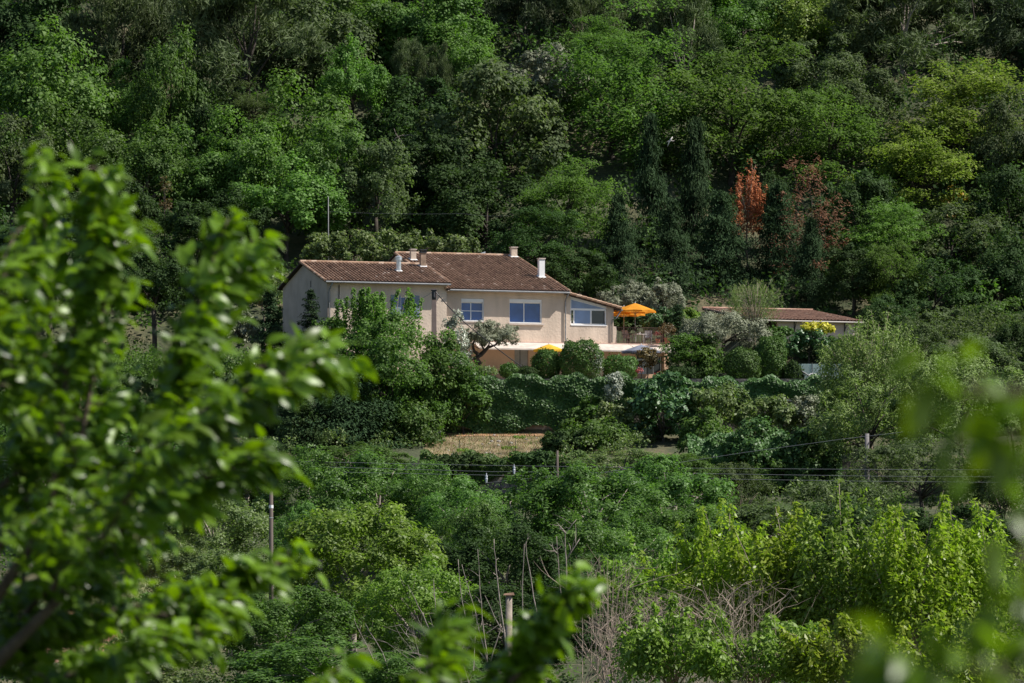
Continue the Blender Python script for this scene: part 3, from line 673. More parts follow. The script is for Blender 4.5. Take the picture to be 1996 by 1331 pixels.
um = HU(1152, .45); m.box((um-.05, .455, wz0+.09), (um+.05, .54, wz1-.07)); m.box((HU(1118,.4), .455, wz0+.09), (HU(1118,.4)+.09, .54, wz1-.07)); m.box((HU(1173,.4), .7, wz0+.09), (HU(1173,.4)+.06, .76, wz1-.07))
m.box((wa+.02, .31, wz0-.07), (wb-.02, .47, wz0-.002))
sw = m.build('sunroom_window', white, house)
MB().box((HU(1118,.4)+.09, .49, wz0+.09), (um-.05, .505, wz1-.07)).build('pane', glasspale, sw)
MB().hexa([(wa+.1,.49,wz1+.07),(wb-.1,.49,wz1+.07),(wb-.1,.505,wz1+.07),(wa+.1,.505,wz1+.07)], [(wa+.1,.49,zsr(wa+.1)-.24),(wb-.1,.49,zsr(wb-.1)-.2),(wb-.1,.505,zsr(wb-.1)-.2),(wa+.1,.505,zsr(wa+.1)-.24)]).build('pane', glasspale, sw)
MB().box((um+.05, .60, wz0+.09), (wb-.1, .61, wz1-.07)).build('pane', glassdark, sw)
L = math.hypot(1, (zs1-zs0)/(US1-UR)); sl = (zs1-zs0)/(US1-UR)
# tiles run down along u here: eave at the right end
tiled_roof((US1 + .45, .0, zsr(US1 + .45) + .08), (0,1,0), (-1/L, 0, -sl/L), 6.4, (US1 + .45 - UR + .02) * L, house, seed=8, bright=.22)
m = MB()
for i in range(11):
    a = UR + i * (US1 + .45 - UR) / 11; c = a + (US1 + .45 - UR) / 11 + .03; m.tube([(a, -.02, zsr(a) + .10), (c, -.02, zsr(c) + .13)], .09, 6, .6 + .3 * random.Random(i).random())
m.build('verge_tiles', tilem, house)['kind'] = 'stuff'
MB().tube([(US1 + .5, -.05, zsr(US1+.45) - .04), (US1 + .5, 6.3, zsr(US1+.45) - .06)], .06, 8).build('gutter', zinc, house)
u = HU(1193, .25); pipe([(US1 + .5, .2, zsr(US1+.45) - .08), (US1 + .15, .24, 19.25), (u, .27, 19.1), (u, .27, 17.5)], .05, zinc)

# roof terrace deck, coping, railing
deckm = solid('terrace_floor', (.40,.30,.25), .85, .12, 2)
MB().box((US1 - .31 + .3 + .002, .36, 17.22), (UE + .02, 9.0, 17.47)).build('terrace_floor', deckm, house)
MB().box((UM + .02, .20, 17.24), (UE + .05, .348, 17.44)).build('coping', pinkcoping, house)
MB().box((US1 + .001, .36, 17.471), (HU(1201.5, .4), .56, HZ(1200, 636, .4))).build('parapet', render_wall, house)
zr = HZ(1250, 638, .4); ua, ub = HU(1202, .4), HU(1308, .4)
m = MB(); m.box((ua, .40, zr - .04), (ub, .45, zr)); m.box((ua, .41, 17.55), (ub, .44, 17.59)); rail = m.build('railing', rustiron, house)
bal = MB().box((-.011, -.011, 0), (.011, .011, zr - .04 - 17.475)).mesh('baluster')
nb = 36
for i in range(nb): link('baluster', bal, rustiron, rail, (ua + .03 + (ub - ua - .06) * i / (nb - 1), .425, 17.472))
m = MB(); m.box((ub - .04, .45, zr - .04), (ub, 8.9, zr)); m.box((ub - .03, .45, 17.55), (ub-.01, 8.9, 17.59)); side = m.build('railing', rustiron, house)
for i in range(20): link('baluster', bal, rustiron, side, (ub - .02, .8 + i * .4, 17.472))
# awnings
awn = fabric('cream_awning', (.66,.58,.51), .25, .14)
for (pa, pb) in ((917, 1106), (1107.5, 1223), (1224.5, 1302)):
    m = MB(); a, c = HU(pa, .2), HU(pb, .2); n = 6
    for i in range(n):
        t0, t1 = i / n, (i + 1) / n; f = lambda t: (.16 - 1.75 * t, 17.38 - .50 * t ** 1.4)
        (v0, z0), (v1, z1) = f(t0), f(t1)
        m.add([(a, v0, z0), (a, v1, z1), (c, v1, z1), (c, v0, z0)], [(0, 1, 2, 3)])
    m.add([(a, v1, z1), (a, v1 - .01, z1 - .10), (c, v1 - .01, z1 - .10), (c, v1, z1)], [(0, 1, 2, 3)])
    aw = m.build('awning', awn, house)
    m = MB(); m.tube([(a, v1 + .03, z1 - .03), (c, v1 + .03, z1 - .03)], .03, 6)
    for uu in (a + .02, c - .02): m.tube([(uu, .16, 17.30), (uu, -.6, 17.02), (uu, v1 + .05, z1 - .05)], .025, 5)
    m.build('awning_arm', darkmetal, aw)
# doors on the ground floor
def inset(hb, v, mat, name):
    a, b_, c, d = hb; return MB().box((a + .004, v, c), (b_ - .004, v + .05, d - .004)).build(name, mat, house)
dd = inset(h_door, .46, greydoor, 'door'); MB().box((h_door[0] + .42, .452, h_door[2]), (h_door[0] + .47, .459, h_door[3])).build('door_gap', darkmetal, dd)
gd = inset(h_glass, .50, glassdark, 'glass_door'); m = MB()
for t in (0.0, .36, .66, .95): m.box((h_glass[0] + .005 + (h_glass[1]-h_glass[0]-.01) * t, .47, h_glass[2]), (h_glass[0] + .06 + (h_glass[1]-h_glass[0]-.01) * t, .499, h_glass[3] - .005))
m.build('door_frame', white, gd)
a, b_, c, d = h_glass; MB().box((a + .05, .485, c), (a + (b_-a)*.34, .495, d - .2)).build('curtain', solid('blue_white_curtain', (.50,.58,.66), .9, .1, 5), gd)
m = MB(); u = HU(1297, .1); m.box((u - .12, .03, WZ0), (u + .12, .33, 17.2)); m.build('pillar', render_orange, house)
# terrace pavement below
pm = solid('terrace_paving', (.36,.30,.25), .9, .2, 1.5)

# ------------------------------------------------------------------ parasols
def parasol(px, ptop, pw, prim, Y, zbase, label, mat, polem, drop=None, group=None, ridge_rot=.3, sides=8):
    C = px2w(px, ptop, Y); k = Y / F; r = pw * k / 2; rise = (prim - ptop) * k
    root = empty('parasol', (C[0], C[1], zbase), ridge_rot); tag(root, label, 'parasol', group)
    H = C[2] - zbase; m = MB(); n = sides; rings = 5; vs = []
    for j in range(rings + 1):
        t = j / rings
        for i in range(n * 2):
            an = math.pi * i / n; rad = r * t * (1.0 if i % 2 == 0 else (math.cos(math.pi / n) * (1 - .05 * t)))
            vs.append((rad * math.cos(an), rad * math.sin(an), H - rise * t ** 1.05 + (0.03 * t if i % 2 else 0)))
    fs = []
    for j in range(rings):
        for i in range(2 * n):
            a, b_ = j*2*n + i, j*2*n + (i + 1) % (2*n); fs.append((a, b_, b_ + 2*n, a + 2*n))
    m.add(vs, fs)
    for i in range(2 * n):   # valance
        a = vs[rings*2*n + i]; b_ = vs[rings*2*n + (i + 1) % (2*n)]; m.add([a, b_, (b_[0], b_[1], b_[2] - .12), (a[0], a[1], a[2] - .12)], [(0,1,2,3)])
    m.build('canopy', mat, root)
    MB().tube([(0, 0, 0), (0, 0, H + .08)], .03, 8).build('pole', polem, root, smooth=True)
    for i in range(n):
        an = 2 * math.pi * i / n; MB().tube([(r*.42*math.cos(an), r*.42*math.sin(an), H - rise*.42 - .05), (.03*math.cos(an), .03*math.sin(an), H - rise - .25)], .010, 4).build('strut', polem, root)
        MB().tube([(0, 0, H - .04), (r*.97*math.cos(an), r*.97*math.sin(an), H - rise - .04)], .009, 4).build('rib', polem, root)
    MB().box((-.28, -.28, 0), (.28, .28, .08)).build('base', darkmetal, root)
    return root
orange = fabric('orange_canvas', (.78,.34,.045), .42, .12); yellowc = fabric('yellow_canvas', (.80,.50,.06), .38, .12); greyc = fabric('grey_canvas', (.21,.225,.28), .15, .12)
steel = solid('parasol_pole', (.30,.30,.31), .5, .1, 4, metal=.5)
gz = 14.42; dk = 17.475
parasol(1238, 590.5, 86, 606, 357.0, dk, 'orange parasol open over the roof terrace beside the sunroom', orange, steel)
parasol(1216, 597, 84, 612, 359.8, dk, 'orange parasol half hidden behind the nearer one on the roof terrace', orange, steel, ridge_rot=.1)
parasol(1070, 670.5, 64, 682, 349.8, gz, 'yellow parasol on the lower terrace under the cream awning', yellowc, steel)
parasol(1250, 671.5, 82, 685, 351.2, gz, 'slate grey parasol on the lower terrace below the railing', greyc, steel)
parasol(1868, 674, 46, 681, 362, float(ground(32, 362)), 'yellow parasol glimpsed through the trees at far right', yellowc, steel)

# ------------------------------------------------------------------ roof terrace furniture
plastic = solid('white_plastic', (.70,.68,.66), .5, .06, 3); canvasgrey = solid('grey_sling', (.25,.26,.28), .8, .1, 5); sandy = solid('sand_sling', (.42,.35,.30), .8, .1, 5)
def chair(px, v, rz, matf, mats, label):
    u = HU(px, v); P = H3(u, v, dk); root = empty('garden_chair', tuple(P), rz); tag(root, label, 'chair', 'garden chairs on the roof terrace')
    MB().hexa([(-.26,-.25,.42),(.26,-.25,.42),(.26,.25,.40),(-.26,.25,.40)], [(-.26,-.25,.46),(.26,-.25,.46),(.26,.25,.44),(-.26,.25,.44)]).build('seat', mats, root)
    MB().hexa([(-.26,.25,.44),(.26,.25,.44),(.26,.28,.44),(-.26,.28,.44)], [(-.26,.40,.98),(.26,.40,.98),(.26,.43,.98),(-.26,.43,.98)]).build('backrest', mats, root)
    for sx in (-1, 1):
        for sy in (-1, 1): MB().tube([(sx*.27, sy*.27, 0), (sx*.26, sy*.24, .44)], .016, 6).build('leg', matf, root)
        MB().tube([(sx*.29, -.25, .44), (sx*.30, -.25, .65), (sx*.30, .3, .66)], .016, 6).build('armrest', matf, root)
chair(1224, 1.0, YAW + .2, darkmetal, sandy, 'sand coloured garden chair behind the railing left of the table')
chair(1263, 1.0, YAW - .5, plastic, canvasgrey, 'grey garden chair behind the railing right of the white table')
u = HU(1246, 1.6); root = empty('garden_table', tuple(H3(u, 1.6, dk)), YAW); tag(root, 'small white table between two chairs behind the terrace railing', 'table')
MB().box((-.45, -.35, .70), (.45, .35, .74)).build('table_top', plastic, root)
for sx in (-1, 1):
    for sy in (-1, 1): MB().tube([(sx*.38, sy*.28, 0), (sx*.38, sy*.28, .70)], .018, 6).build('leg', plastic, root)
for i, (px, lab) in enumerate(((1247, 'white cup standing on the small white terrace table'),)):
    t = MB().tube([(0,0,0),(0,0,.06),(0,0,.12)], [.035,.05,.055], 10).build('cup', plastic, None, True, tuple(H3(HU(px, 1.6), 1.6, dk + .742))); tag(t, lab, 'cup')
def pot(px, py, Y, r, h, zb, label, mat=terracotta):
    C = px2w(px, py, Y); m = MB(); m.tube([(0,0,0), (0,0,h*.85), (0,0,h*.86), (0,0,h)], [r*.7, r*.95, r*1.08, r*1.1], 12); o = m.build('flower_pot', mat, None, False, (C[0], C[1], zb)); tag(o, label, 'flower pot'); return o

# ------------------------------------------------------------------ outbuilding on the right
OB = empty('outbuilding', (0, 0, 0)); tag(OB, 'low pale shed with faded red canal tile roof behind the olive trees', 'shed')
bx0 = (1465 - 998) / F * 355.0; OBY = 355.0
OB.location = (bx0, OBY, 0); OB.rotation_euler = (0, 0, YAW)
zf0 = (HZ_Y - 624.5) / F * 355.0; LOB = 8.15; DOB = 8.6; PO = .135
Vo, ko = slope(PO)
tiled_roof((-.25, -.45, zf0 + .05), (1,0,0), Vo, LOB + .5, (DOB + .45) * ko, OB, seed=12, mat=tilered, rows=.38)
rt = MB()
for i in range(20):
    u = -.25 + i * (LOB + .5) / 20; z = zf0 + .11 + PO * (DOB + .45); rt.tube([(u, DOB, z), (u + .44, DOB, z + .01)], .11, 8, random.Random(i+90).uniform(.3, .9))
rt.build('ridge_tiles', tilered, OB)['kind'] = 'stuff'
pale = solid('pale_pink_render', (.62,.50,.42), .92, .14, .9, bump=.6, bscale=7)
MB().box((2.0, 0, 16.4), (LOB, .25, zf0 + .02)).build('front_wall', pale, OB)
m = MB(); m.hexa([(LOB-.25, .251, 16.4), (LOB, .251, 16.4), (LOB, DOB, 16.4), (LOB-.25, DOB, 16.4)], [(LOB-.25, .251, zf0+.02), (LOB, .251, zf0+.02), (LOB, DOB, zf0+PO*DOB), (LOB-.25, DOB, zf0+PO*DOB)]); m.build('side_wall', pale, OB)
m = MB(); m.hexa([(2.0, .251, 16.4), (2.2, .251, 16.4), (2.2, DOB, 16.4), (2.0, DOB, 16.4)], [(2.0, .251, zf0+.02), (2.2, .251, zf0+.02), (2.2, DOB, zf0+PO*DOB), (2.0, DOB, zf0+PO*DOB)]); m.box((2.2, DOB-.2, 16.4), (LOB-.25, DOB, zf0+PO*DOB-.2)); m.build('shade_partition', inside, OB)  # near-black walls put the shade of the open bay into colour
stone = solid('grey_stone', (.30,.27,.24), .9, .3, 3, bump=.8, bscale=8)
pil = MB().box((-.2, DOB-.7, 16.4), (.2, DOB-.3, zf0 + PO*DOB - .05)).build('pillar', stone, OB)
rs = random.Random(4)
for i in range(9):
    z = 16.5 + i * .38
    for sx in range(2):
        MB().box((-.23 + sx*.23, DOB-.73, z), (-.02 + sx*.24, DOB-.69, z + .30 + rs.random()*.05)).build('stone', stone, pil)
MB().box((-.2, -.1, 16.4), (.15, .25, zf0)).build('pillar', stone, OB)
for px in (1548, 1646):
    q = (px - 998.0)/F; u = (q*OBY - bx0) / (CU - q*SU); m = MB(); m.box((u-.03, -.05, zf0-.75), (u+.03, -.003, zf0-.03)); m.tube([(u, -.03, zf0-.7), (u, -.40, zf0-.05)], .03, 5); m.build('bracket', darkmetal, OB)
MB().tube([(-.2, -.5, zf0 + .0), (LOB + .25, -.5, zf0 - .02)], .05, 7).build('gutter', solid('pale_gutter', (.55,.50,.45), .6, .1, 3), OB)

# ------------------------------------------------------------------ walls below the terraces
wall_stone = solid('terrace_wall_stone', (.20,.175,.15), .95, .35, 2.2, bump=1.0, bscale=5)
def stone_wall(name, x0, x1, Y, z0, z1, label, seed, sw=.75, sh=.42, visible=(None, None)):
    root = MB().box((x0, Y, z0 - 1.0), (x1, Y + .5, z1)).build(name, wall_stone); tag(root, label, 'wall')
    if visible[0] is not None:
        r = random.Random(seed); n = 0; z = z0 - .2
        while z < z1 - .1 and n < 290:
            h = sh * r.uniform(.75, 1.25); x = visible[0] + r.random() * .3
            while x < visible[1] and n < 290:
                w_ = sw * r.uniform(.6, 1.5); d = r.uniform(.04, .13)
                MB().hexa([(x, Y-d, z), (x+w_-.05, Y-d, z), (x+w_-.05, Y-.001, z), (x, Y-.001, z)], [(x+.04, Y-d*.8, min(z+h-.05, z1-.02)), (x+w_-.09, Y-d*.8, min(z+h-.05, z1-.02)), (x+w_-.07, Y-.001, min(z+h-.03, z1-.01)), (x+.02, Y-.001, min(z+h-.03, z1-.01))], r.random()).build('stone', wall_stone, root); n += 1; x += w_
            z += h
    return root
stone_wall('retaining_wall', -9.2, 23, 341.5, 10.3, 14.35, 'tall retaining wall smothered in ivy below the house terrace', 1)
stone_wall('retaining_wall', -14, 24, 329.6, 5.9, 8.45, 'low dark stone wall under the dry grass terrace', 2, visible=(-4.6, 4.2))

# ------------------------------------------------------------------ poles, wires, small garden things
polec = solid('concrete_pole', (.40,.28,.25), .9, .15, 2, bump=.3); woodp = solid('wooden_pole', (.11,.088,.075), .9, .3, 3, stretch=(1,1,.1)); gal = solid('grey_pole_paint', (.19,.19,.19), .6, .1, 2)
def pole(name, px, ptop, Y, r, mat, label, sq=False, zb=None, pbot=None, arm=None, r1=None, lean=0):
    T = px2w(px, ptop, Y); g0 = float(ground(T[0], Y)) - .5 if zb is None else zb
    root = empty(name, (T[0], Y, g0)); tag(root, label, 'pole'); H = T[2] - g0; m = MB()
    if sq: w = r; m.hexa([(-w*1.2,-w,0),(w*1.2,-w,0),(w*1.2,w,0),(-w*1.2,w,0)], [(-w*.9+lean,-w*.8,H),(w*.9+lean,-w*.8,H),(w*.9+lean,w*.8,H),(-w*.9+lean,w*.8,H)])
    else: m.tube([(0,0,0), (lean,0,H)], [r*1.15, (r1 or r*.85)], 10)
    m.build('post', mat, root, smooth=not sq); return root, H
P1, H1 = pole('utility_pole', 846, 563, 345.0, .17, polec, 'concrete utility pole standing in front of the house', sq=True)
m = MB(); m.tube([(-.2,-.18,H1-.1),(.2,-.2,H1-.1)], .05, 6); m.tube([(0,-.2,H1-.25),(.0,-.24,H1-.6)], .09, 8); m.box((-.14,-.2,H1-.75),(.14,-.17,H1-.15)); m.tube([(.1,-.2,H1-.2),(.3,-.25,H1-.45)], .03, 6); m.build('cable_bracket', darkmetal, P1)
PW, HW = pole('utility_pole', 528.5, 905, 266.0, .12, woodp, 'dark wooden utility pole rising beside the foreground leaves', r1=.10)
MB().tube([(0,0,HW-2.15),(0,0,HW-2.32)], .118, 8).build('pole_band', white, PW)
MB().tube([(0,0,HW-2.8),(0,0,HW-2.84)], .122, 8).build('pole_band', greysteel, PW)
pole('utility_pole', 1086.5, 878, 317.0, .12, woodp, 'short weathered wooden pole at the foot of the dry terrace', r1=.07)
pole('utility_pole', 1690, 845, 318.0, .16, solid('weathered_pole', (.17,.155,.155), .9, .25, 3), 'grey weathered pole under the large willow at right')
pole('thin_pole', 640, 383, 378.0, .05, gal, 'thin grey pole sticking up behind the house roof', r1=.03)
ps, hs = pole('fence_post', 992, 1160, 214.0, .17, solid('stump_post', (.25,.21,.17), .9, .25, 4, bump=.5), 'stout pale post among bare stems at the bottom', sq=False)
MB().hexa([(-.24,-.22,hs),(.24,-.22,hs),(.24,.22,hs),(-.24,.22,hs)], [(-.20,-.2,hs+.07),(.20,-.2,hs+.12),(.20,.2,hs+.10),(-.20,.2,hs+.07)]).build('cap', solid('terracotta_cap', (.45,.27,.18), .9, .2, 5), ps)
for px, pt in ((896, 858), (1005, 858)):
    T = px2w(px, pt, 333.5); g0 = float(ground(T[0], 333.5)); o = MB().tube([(0,0,-.3),(0,0,T[2]-g0)], .022, 6).build('stake', darkmetal, None, False, (T[0], 333.5, g0))
    tag(o, 'thin dark stake at the %s of the dry grass terrace' % ('left' if px < 950 else 'right end'), 'stake')
wirem = solid('wire_metal', (.20,.21,.22), .5, .1, 2, metal=.4); cablem = solid('black_cable', (.03,.03,.035), .7, .2, 3)
def wire(pts, Y, r, mat, label, sag=None, name='power_line', group=None):
    P = []
    for i, (a, b_) in enumerate(pts): P.append(px2w(a, b_, Y[i] if hasattr(Y, '__len__') else Y))
    Q = []
    for i in range(len(P) - 1):
        for t in np.linspace(0, 1, 12, endpoint=(i == len(P) - 2)):
            q = P[i] * (1 - t) + P[i+1] * t; q[2] -= (sag or 0) * 4 * t * (1 - t); Q.append(q)
    o = MB().tube(Q, r, 5).build(name, mat, None); tag(o, label, 'wire', group)
for dy, lab in ((0, 'uppermost of the three long power lines crossing below the terrace'), (1, 'middle one of the three long power lines crossing below the terrace'), (2, 'lowest of the three long power lines crossing below the terrace')):
    ya = [(-400, 884), (300, 896), (560, 899), (950, 907), (1300, 912), (1700, 915), (2400, 917)] if dy == 0 else \
         [(-400, 890), (300, 903), (560, 908), (950, 919), (1300, 922), (1700, 928), (2400, 932)] if dy == 1 else \
         [(-400, 896), (300, 911), (560, 918), (950, 926), (1300, 932), (1700, 938), (2400, 944)]
    wire(ya, 299.0 + dy * .6, .011, wirem, lab)
wire([(948, 941), (1047, 931), (1120, 927), (1300, 905), (1450, 882), (1640, 856), (1760, 842)], 314.0, .013, wirem, 'slack cable rising to the right across the ivy covered wall', name='cable')
wire([(850, 570), (905, 628), (1016, 714)], [345, 345.4, 347.5], .035, cablem, 'thick black cable slanting down from the concrete pole', name='cable', sag=.06)
wire([(842, 570), (735, 626)], [344.9, 347.6], .012, wirem, 'thin pale wire from the concrete pole to the house wall', name='cable', sag=.1)
wire([(640, 412), (900, 416), (1000, 420)], 378, .006, wirem, 'faint wire stretched in front of the dark trees behind the house', name='cable', sag=.1)
for px, py, lab in ((948, 931, 'leftmost'), (1002, 914, 'middle and highest'), (1047, 925, 'rightmost')):
    P = px2w(px, py, 299.3); m = MB()
    m.tube([(0,0,.28),(0,0,.14)], .03, 8); m.tube([(0,0,.14),(0,0,.13),(0,0,.04),(0,0,.03),(0,0,-.05),(0,0,-.06),(0,0,-.30)], [.03,.08,.08,.045,.085,.085,.05], 10)
    tag(m.build('insulator', solid('insulator_porcelain', (.50,.52,.56), .35, .1, 5) if px == 948 else bpy.data.materials['insulator_porcelain'], None, False, tuple(P)), lab + ' of three grey insulators hanging on the power lines', 'insulator', 'insulators on the power lines')
# handrail pipe on the lower wall, pool windscreen, lounger
a, c = px2w(1452, 775, 341.2), px2w(1598, 782, 341.2)
o = MB().tube([a, (a+c)/2 - np.array([0,0,.06]), c], .045, 8).build('pipe', white, None); tag(o, 'long white pipe lying along the top of the ivy wall', 'pipe')
for px in (1452, 1525, 1597):
    pass
fr = empty('screen_panel', tuple(px2w(1590, 745, 346.3))); tag(fr, 'pale green frosted screen behind the white lounger', 'screen')
k = 346.3 / F
scr = fabric('frosted_screen', (.55,.66,.62), .3)
for i in range(3):
    MB().box(((-46 + i*40)*k, 0, 5*k), ((-46 + i*40 + 39)*k, .03, 36*k)).build('panel', scr, fr); MB().box(((-47.5 + i*40)*k, -.02, -12*k), ((-46.3 + i*40)*k, .04, 38*k)).build('post', gal, fr)
lg = empty('sun_lounger', tuple(px2w(1585, 741, 344.8)), .1); tag(lg, 'white sun lounger with raised back beside the frosted screen', 'sun lounger')
MB().hexa([(-.25,-.3,.25),(1.3,-.3,.25),(1.3,.3,.25),(-.25,.3,.25)], [(-.25,-.3,.31),(1.3,-.3,.31),(1.3,.3,.31),(-.25,.3,.31)]).build('seat', plastic, lg)
MB().hexa([(-.85,-.3,.62),(-.25,-.3,.25),(-.25,.3,.25),(-.85,.3,.62)], [(-.82,-.3,.67),(-.22,-.3,.30),(-.22,.3,.30),(-.82,.3,.67)]).build('backrest', plastic, lg)
for x in (-.5, 1.1):
    for sy in (-1, 1): MB().tube([(x, sy*.27, -.05), (x + .12, sy*.27, .27)], .02, 6).build('leg', plastic, lg)
for sy in (-1, 1): MB().tube([(-.35, sy*.31, .3), (-.1, sy*.31, .48), (.15, sy*.31, .42), (.35, sy*.31, .3)], .02, 6).build('armrest', plastic, lg)
# pale boulder plinth on the dry terrace
bl = MB().tube([(0,0,-.3),(0,0,.35),(.03,0,.75),(.05,0,.95)], [.42,.40,.30,.16], 7).build('boulder', solid('pale_boulder', (.42,.34,.30), .95, .25, 3, bump=.8, bscale=6), None, False, tuple(px2w(849, 856, 340.6))); tag(bl, 'pale stone block at the left end of the dry terrace', 'stone block')
# bird-like bleached snag handled with the trees

# ------------------------------------------------------------------ forest behind the house (photo px: centre, half sizes; distance)
G = 'trees of the wooded hillside'
FT = [
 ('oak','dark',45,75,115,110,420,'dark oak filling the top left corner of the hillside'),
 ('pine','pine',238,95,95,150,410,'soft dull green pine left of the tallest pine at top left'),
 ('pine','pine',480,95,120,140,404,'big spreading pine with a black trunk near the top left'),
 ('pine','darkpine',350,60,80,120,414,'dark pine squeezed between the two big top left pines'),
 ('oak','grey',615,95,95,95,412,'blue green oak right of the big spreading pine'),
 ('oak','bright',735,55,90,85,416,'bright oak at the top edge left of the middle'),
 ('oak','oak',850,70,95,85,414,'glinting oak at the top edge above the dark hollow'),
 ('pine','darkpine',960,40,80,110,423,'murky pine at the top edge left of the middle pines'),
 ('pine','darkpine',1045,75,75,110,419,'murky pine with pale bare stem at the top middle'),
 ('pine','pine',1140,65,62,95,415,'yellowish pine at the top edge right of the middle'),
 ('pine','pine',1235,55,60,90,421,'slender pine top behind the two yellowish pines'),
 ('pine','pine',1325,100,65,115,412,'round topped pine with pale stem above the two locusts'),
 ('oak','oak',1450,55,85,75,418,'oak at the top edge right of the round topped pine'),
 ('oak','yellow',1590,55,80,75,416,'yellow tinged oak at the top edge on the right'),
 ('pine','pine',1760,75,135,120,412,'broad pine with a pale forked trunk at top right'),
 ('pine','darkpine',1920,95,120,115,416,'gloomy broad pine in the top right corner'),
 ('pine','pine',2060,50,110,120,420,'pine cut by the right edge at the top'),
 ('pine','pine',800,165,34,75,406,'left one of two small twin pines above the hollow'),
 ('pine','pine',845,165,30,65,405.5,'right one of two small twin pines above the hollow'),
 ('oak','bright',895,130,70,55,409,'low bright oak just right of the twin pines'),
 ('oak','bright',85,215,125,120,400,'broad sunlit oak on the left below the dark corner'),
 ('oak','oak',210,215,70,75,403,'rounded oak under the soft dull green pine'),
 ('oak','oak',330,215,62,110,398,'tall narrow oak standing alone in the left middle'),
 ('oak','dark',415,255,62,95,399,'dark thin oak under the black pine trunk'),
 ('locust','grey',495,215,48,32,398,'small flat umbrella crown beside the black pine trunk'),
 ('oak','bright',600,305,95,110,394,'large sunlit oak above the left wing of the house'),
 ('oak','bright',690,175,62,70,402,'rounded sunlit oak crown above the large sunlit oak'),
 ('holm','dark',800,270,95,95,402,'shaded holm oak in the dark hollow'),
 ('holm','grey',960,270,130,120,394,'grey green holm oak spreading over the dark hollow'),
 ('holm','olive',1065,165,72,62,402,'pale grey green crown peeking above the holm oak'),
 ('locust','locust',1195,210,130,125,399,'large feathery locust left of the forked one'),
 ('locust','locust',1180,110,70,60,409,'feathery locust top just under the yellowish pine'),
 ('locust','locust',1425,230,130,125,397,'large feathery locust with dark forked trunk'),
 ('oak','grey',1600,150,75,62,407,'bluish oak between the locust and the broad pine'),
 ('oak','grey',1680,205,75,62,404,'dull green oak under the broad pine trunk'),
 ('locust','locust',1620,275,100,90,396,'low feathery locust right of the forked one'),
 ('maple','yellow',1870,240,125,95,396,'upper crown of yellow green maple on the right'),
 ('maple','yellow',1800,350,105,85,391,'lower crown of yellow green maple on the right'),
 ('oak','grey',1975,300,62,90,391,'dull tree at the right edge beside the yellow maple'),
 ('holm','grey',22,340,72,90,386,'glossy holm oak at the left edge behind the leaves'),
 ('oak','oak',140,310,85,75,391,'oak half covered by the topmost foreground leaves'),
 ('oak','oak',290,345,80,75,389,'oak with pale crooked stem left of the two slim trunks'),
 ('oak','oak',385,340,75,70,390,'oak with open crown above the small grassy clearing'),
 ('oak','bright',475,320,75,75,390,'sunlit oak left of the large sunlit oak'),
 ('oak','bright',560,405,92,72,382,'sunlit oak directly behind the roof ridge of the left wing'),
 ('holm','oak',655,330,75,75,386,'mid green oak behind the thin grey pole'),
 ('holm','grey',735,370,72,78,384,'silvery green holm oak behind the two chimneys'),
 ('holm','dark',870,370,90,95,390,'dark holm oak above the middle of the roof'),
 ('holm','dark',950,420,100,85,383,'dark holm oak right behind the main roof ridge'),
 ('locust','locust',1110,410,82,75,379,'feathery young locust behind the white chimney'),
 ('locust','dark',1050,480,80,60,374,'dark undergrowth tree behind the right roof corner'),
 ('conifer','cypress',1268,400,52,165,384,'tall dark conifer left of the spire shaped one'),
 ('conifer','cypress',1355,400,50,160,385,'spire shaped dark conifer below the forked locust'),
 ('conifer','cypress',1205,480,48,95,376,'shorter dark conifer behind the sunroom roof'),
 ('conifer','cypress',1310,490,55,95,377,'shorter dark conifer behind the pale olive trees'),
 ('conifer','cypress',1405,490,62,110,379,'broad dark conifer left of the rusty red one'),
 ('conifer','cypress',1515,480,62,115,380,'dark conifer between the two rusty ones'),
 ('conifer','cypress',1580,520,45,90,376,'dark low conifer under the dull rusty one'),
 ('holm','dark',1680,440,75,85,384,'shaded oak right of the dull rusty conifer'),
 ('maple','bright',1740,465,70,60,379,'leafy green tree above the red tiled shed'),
 ('holm','grey',1855,480,85,65,380,'grey green tree below the yellow maple'),
 ('holm','dark',1955,430,80,85,384,'very dark tree at the right edge below the maple'),
 ('locust','locust',1745,540,52,58,371,'green sapling crown just right of the shed roof'),
 ('holm','dark',1825,580,75,60,370,'dark tree behind the willows at the right'),
 ('holm','dark',1665,545,60,55,373,'dark tree right behind the red tiled roof'),
 ('oak','dark',1950,560,75,75,374,'dark oak at the right edge above the pale willow'),
 ('oak','oak',1955,640,70,45,366,'green oak at the right edge touching the pale willow'),
 ('holm','grey',1840,655,75,45,362,'grey green tree around the far yellow parasol'),
 ('oak','dark',460,440,60,55,379,'shaded oak left of the house behind the leaves'),
 ('holm','dark',390,470,70,60,377,'dark holm oak beneath the grassy clearing'),
 ('oak','dark',220,430,75,75,380,'shadowy oak behind the upper foreground leaves'),
 ('oak','dark',300,560,80,65,366,'shadowy oak between two foreground branches'),
 ('oak','dark',100,520,95,80,370,'shadowy oak behind the left foreground mass'),
 ('holm','dark',1130,540,70,45,371,'dark shrubby oak behind the sunroom'),
 ('oak','dark',1500,395,40,40,384,'dark oak between locust trunk and rusty conifer'),
]
for r in FT: forest(*r, group=G, tr=(.34 if 'black trunk' in r[-1] or 'forked' in r[-1] else None), barkm=(barkpale if ('pale' in r[-1] and r[0] != 'holm') else None))
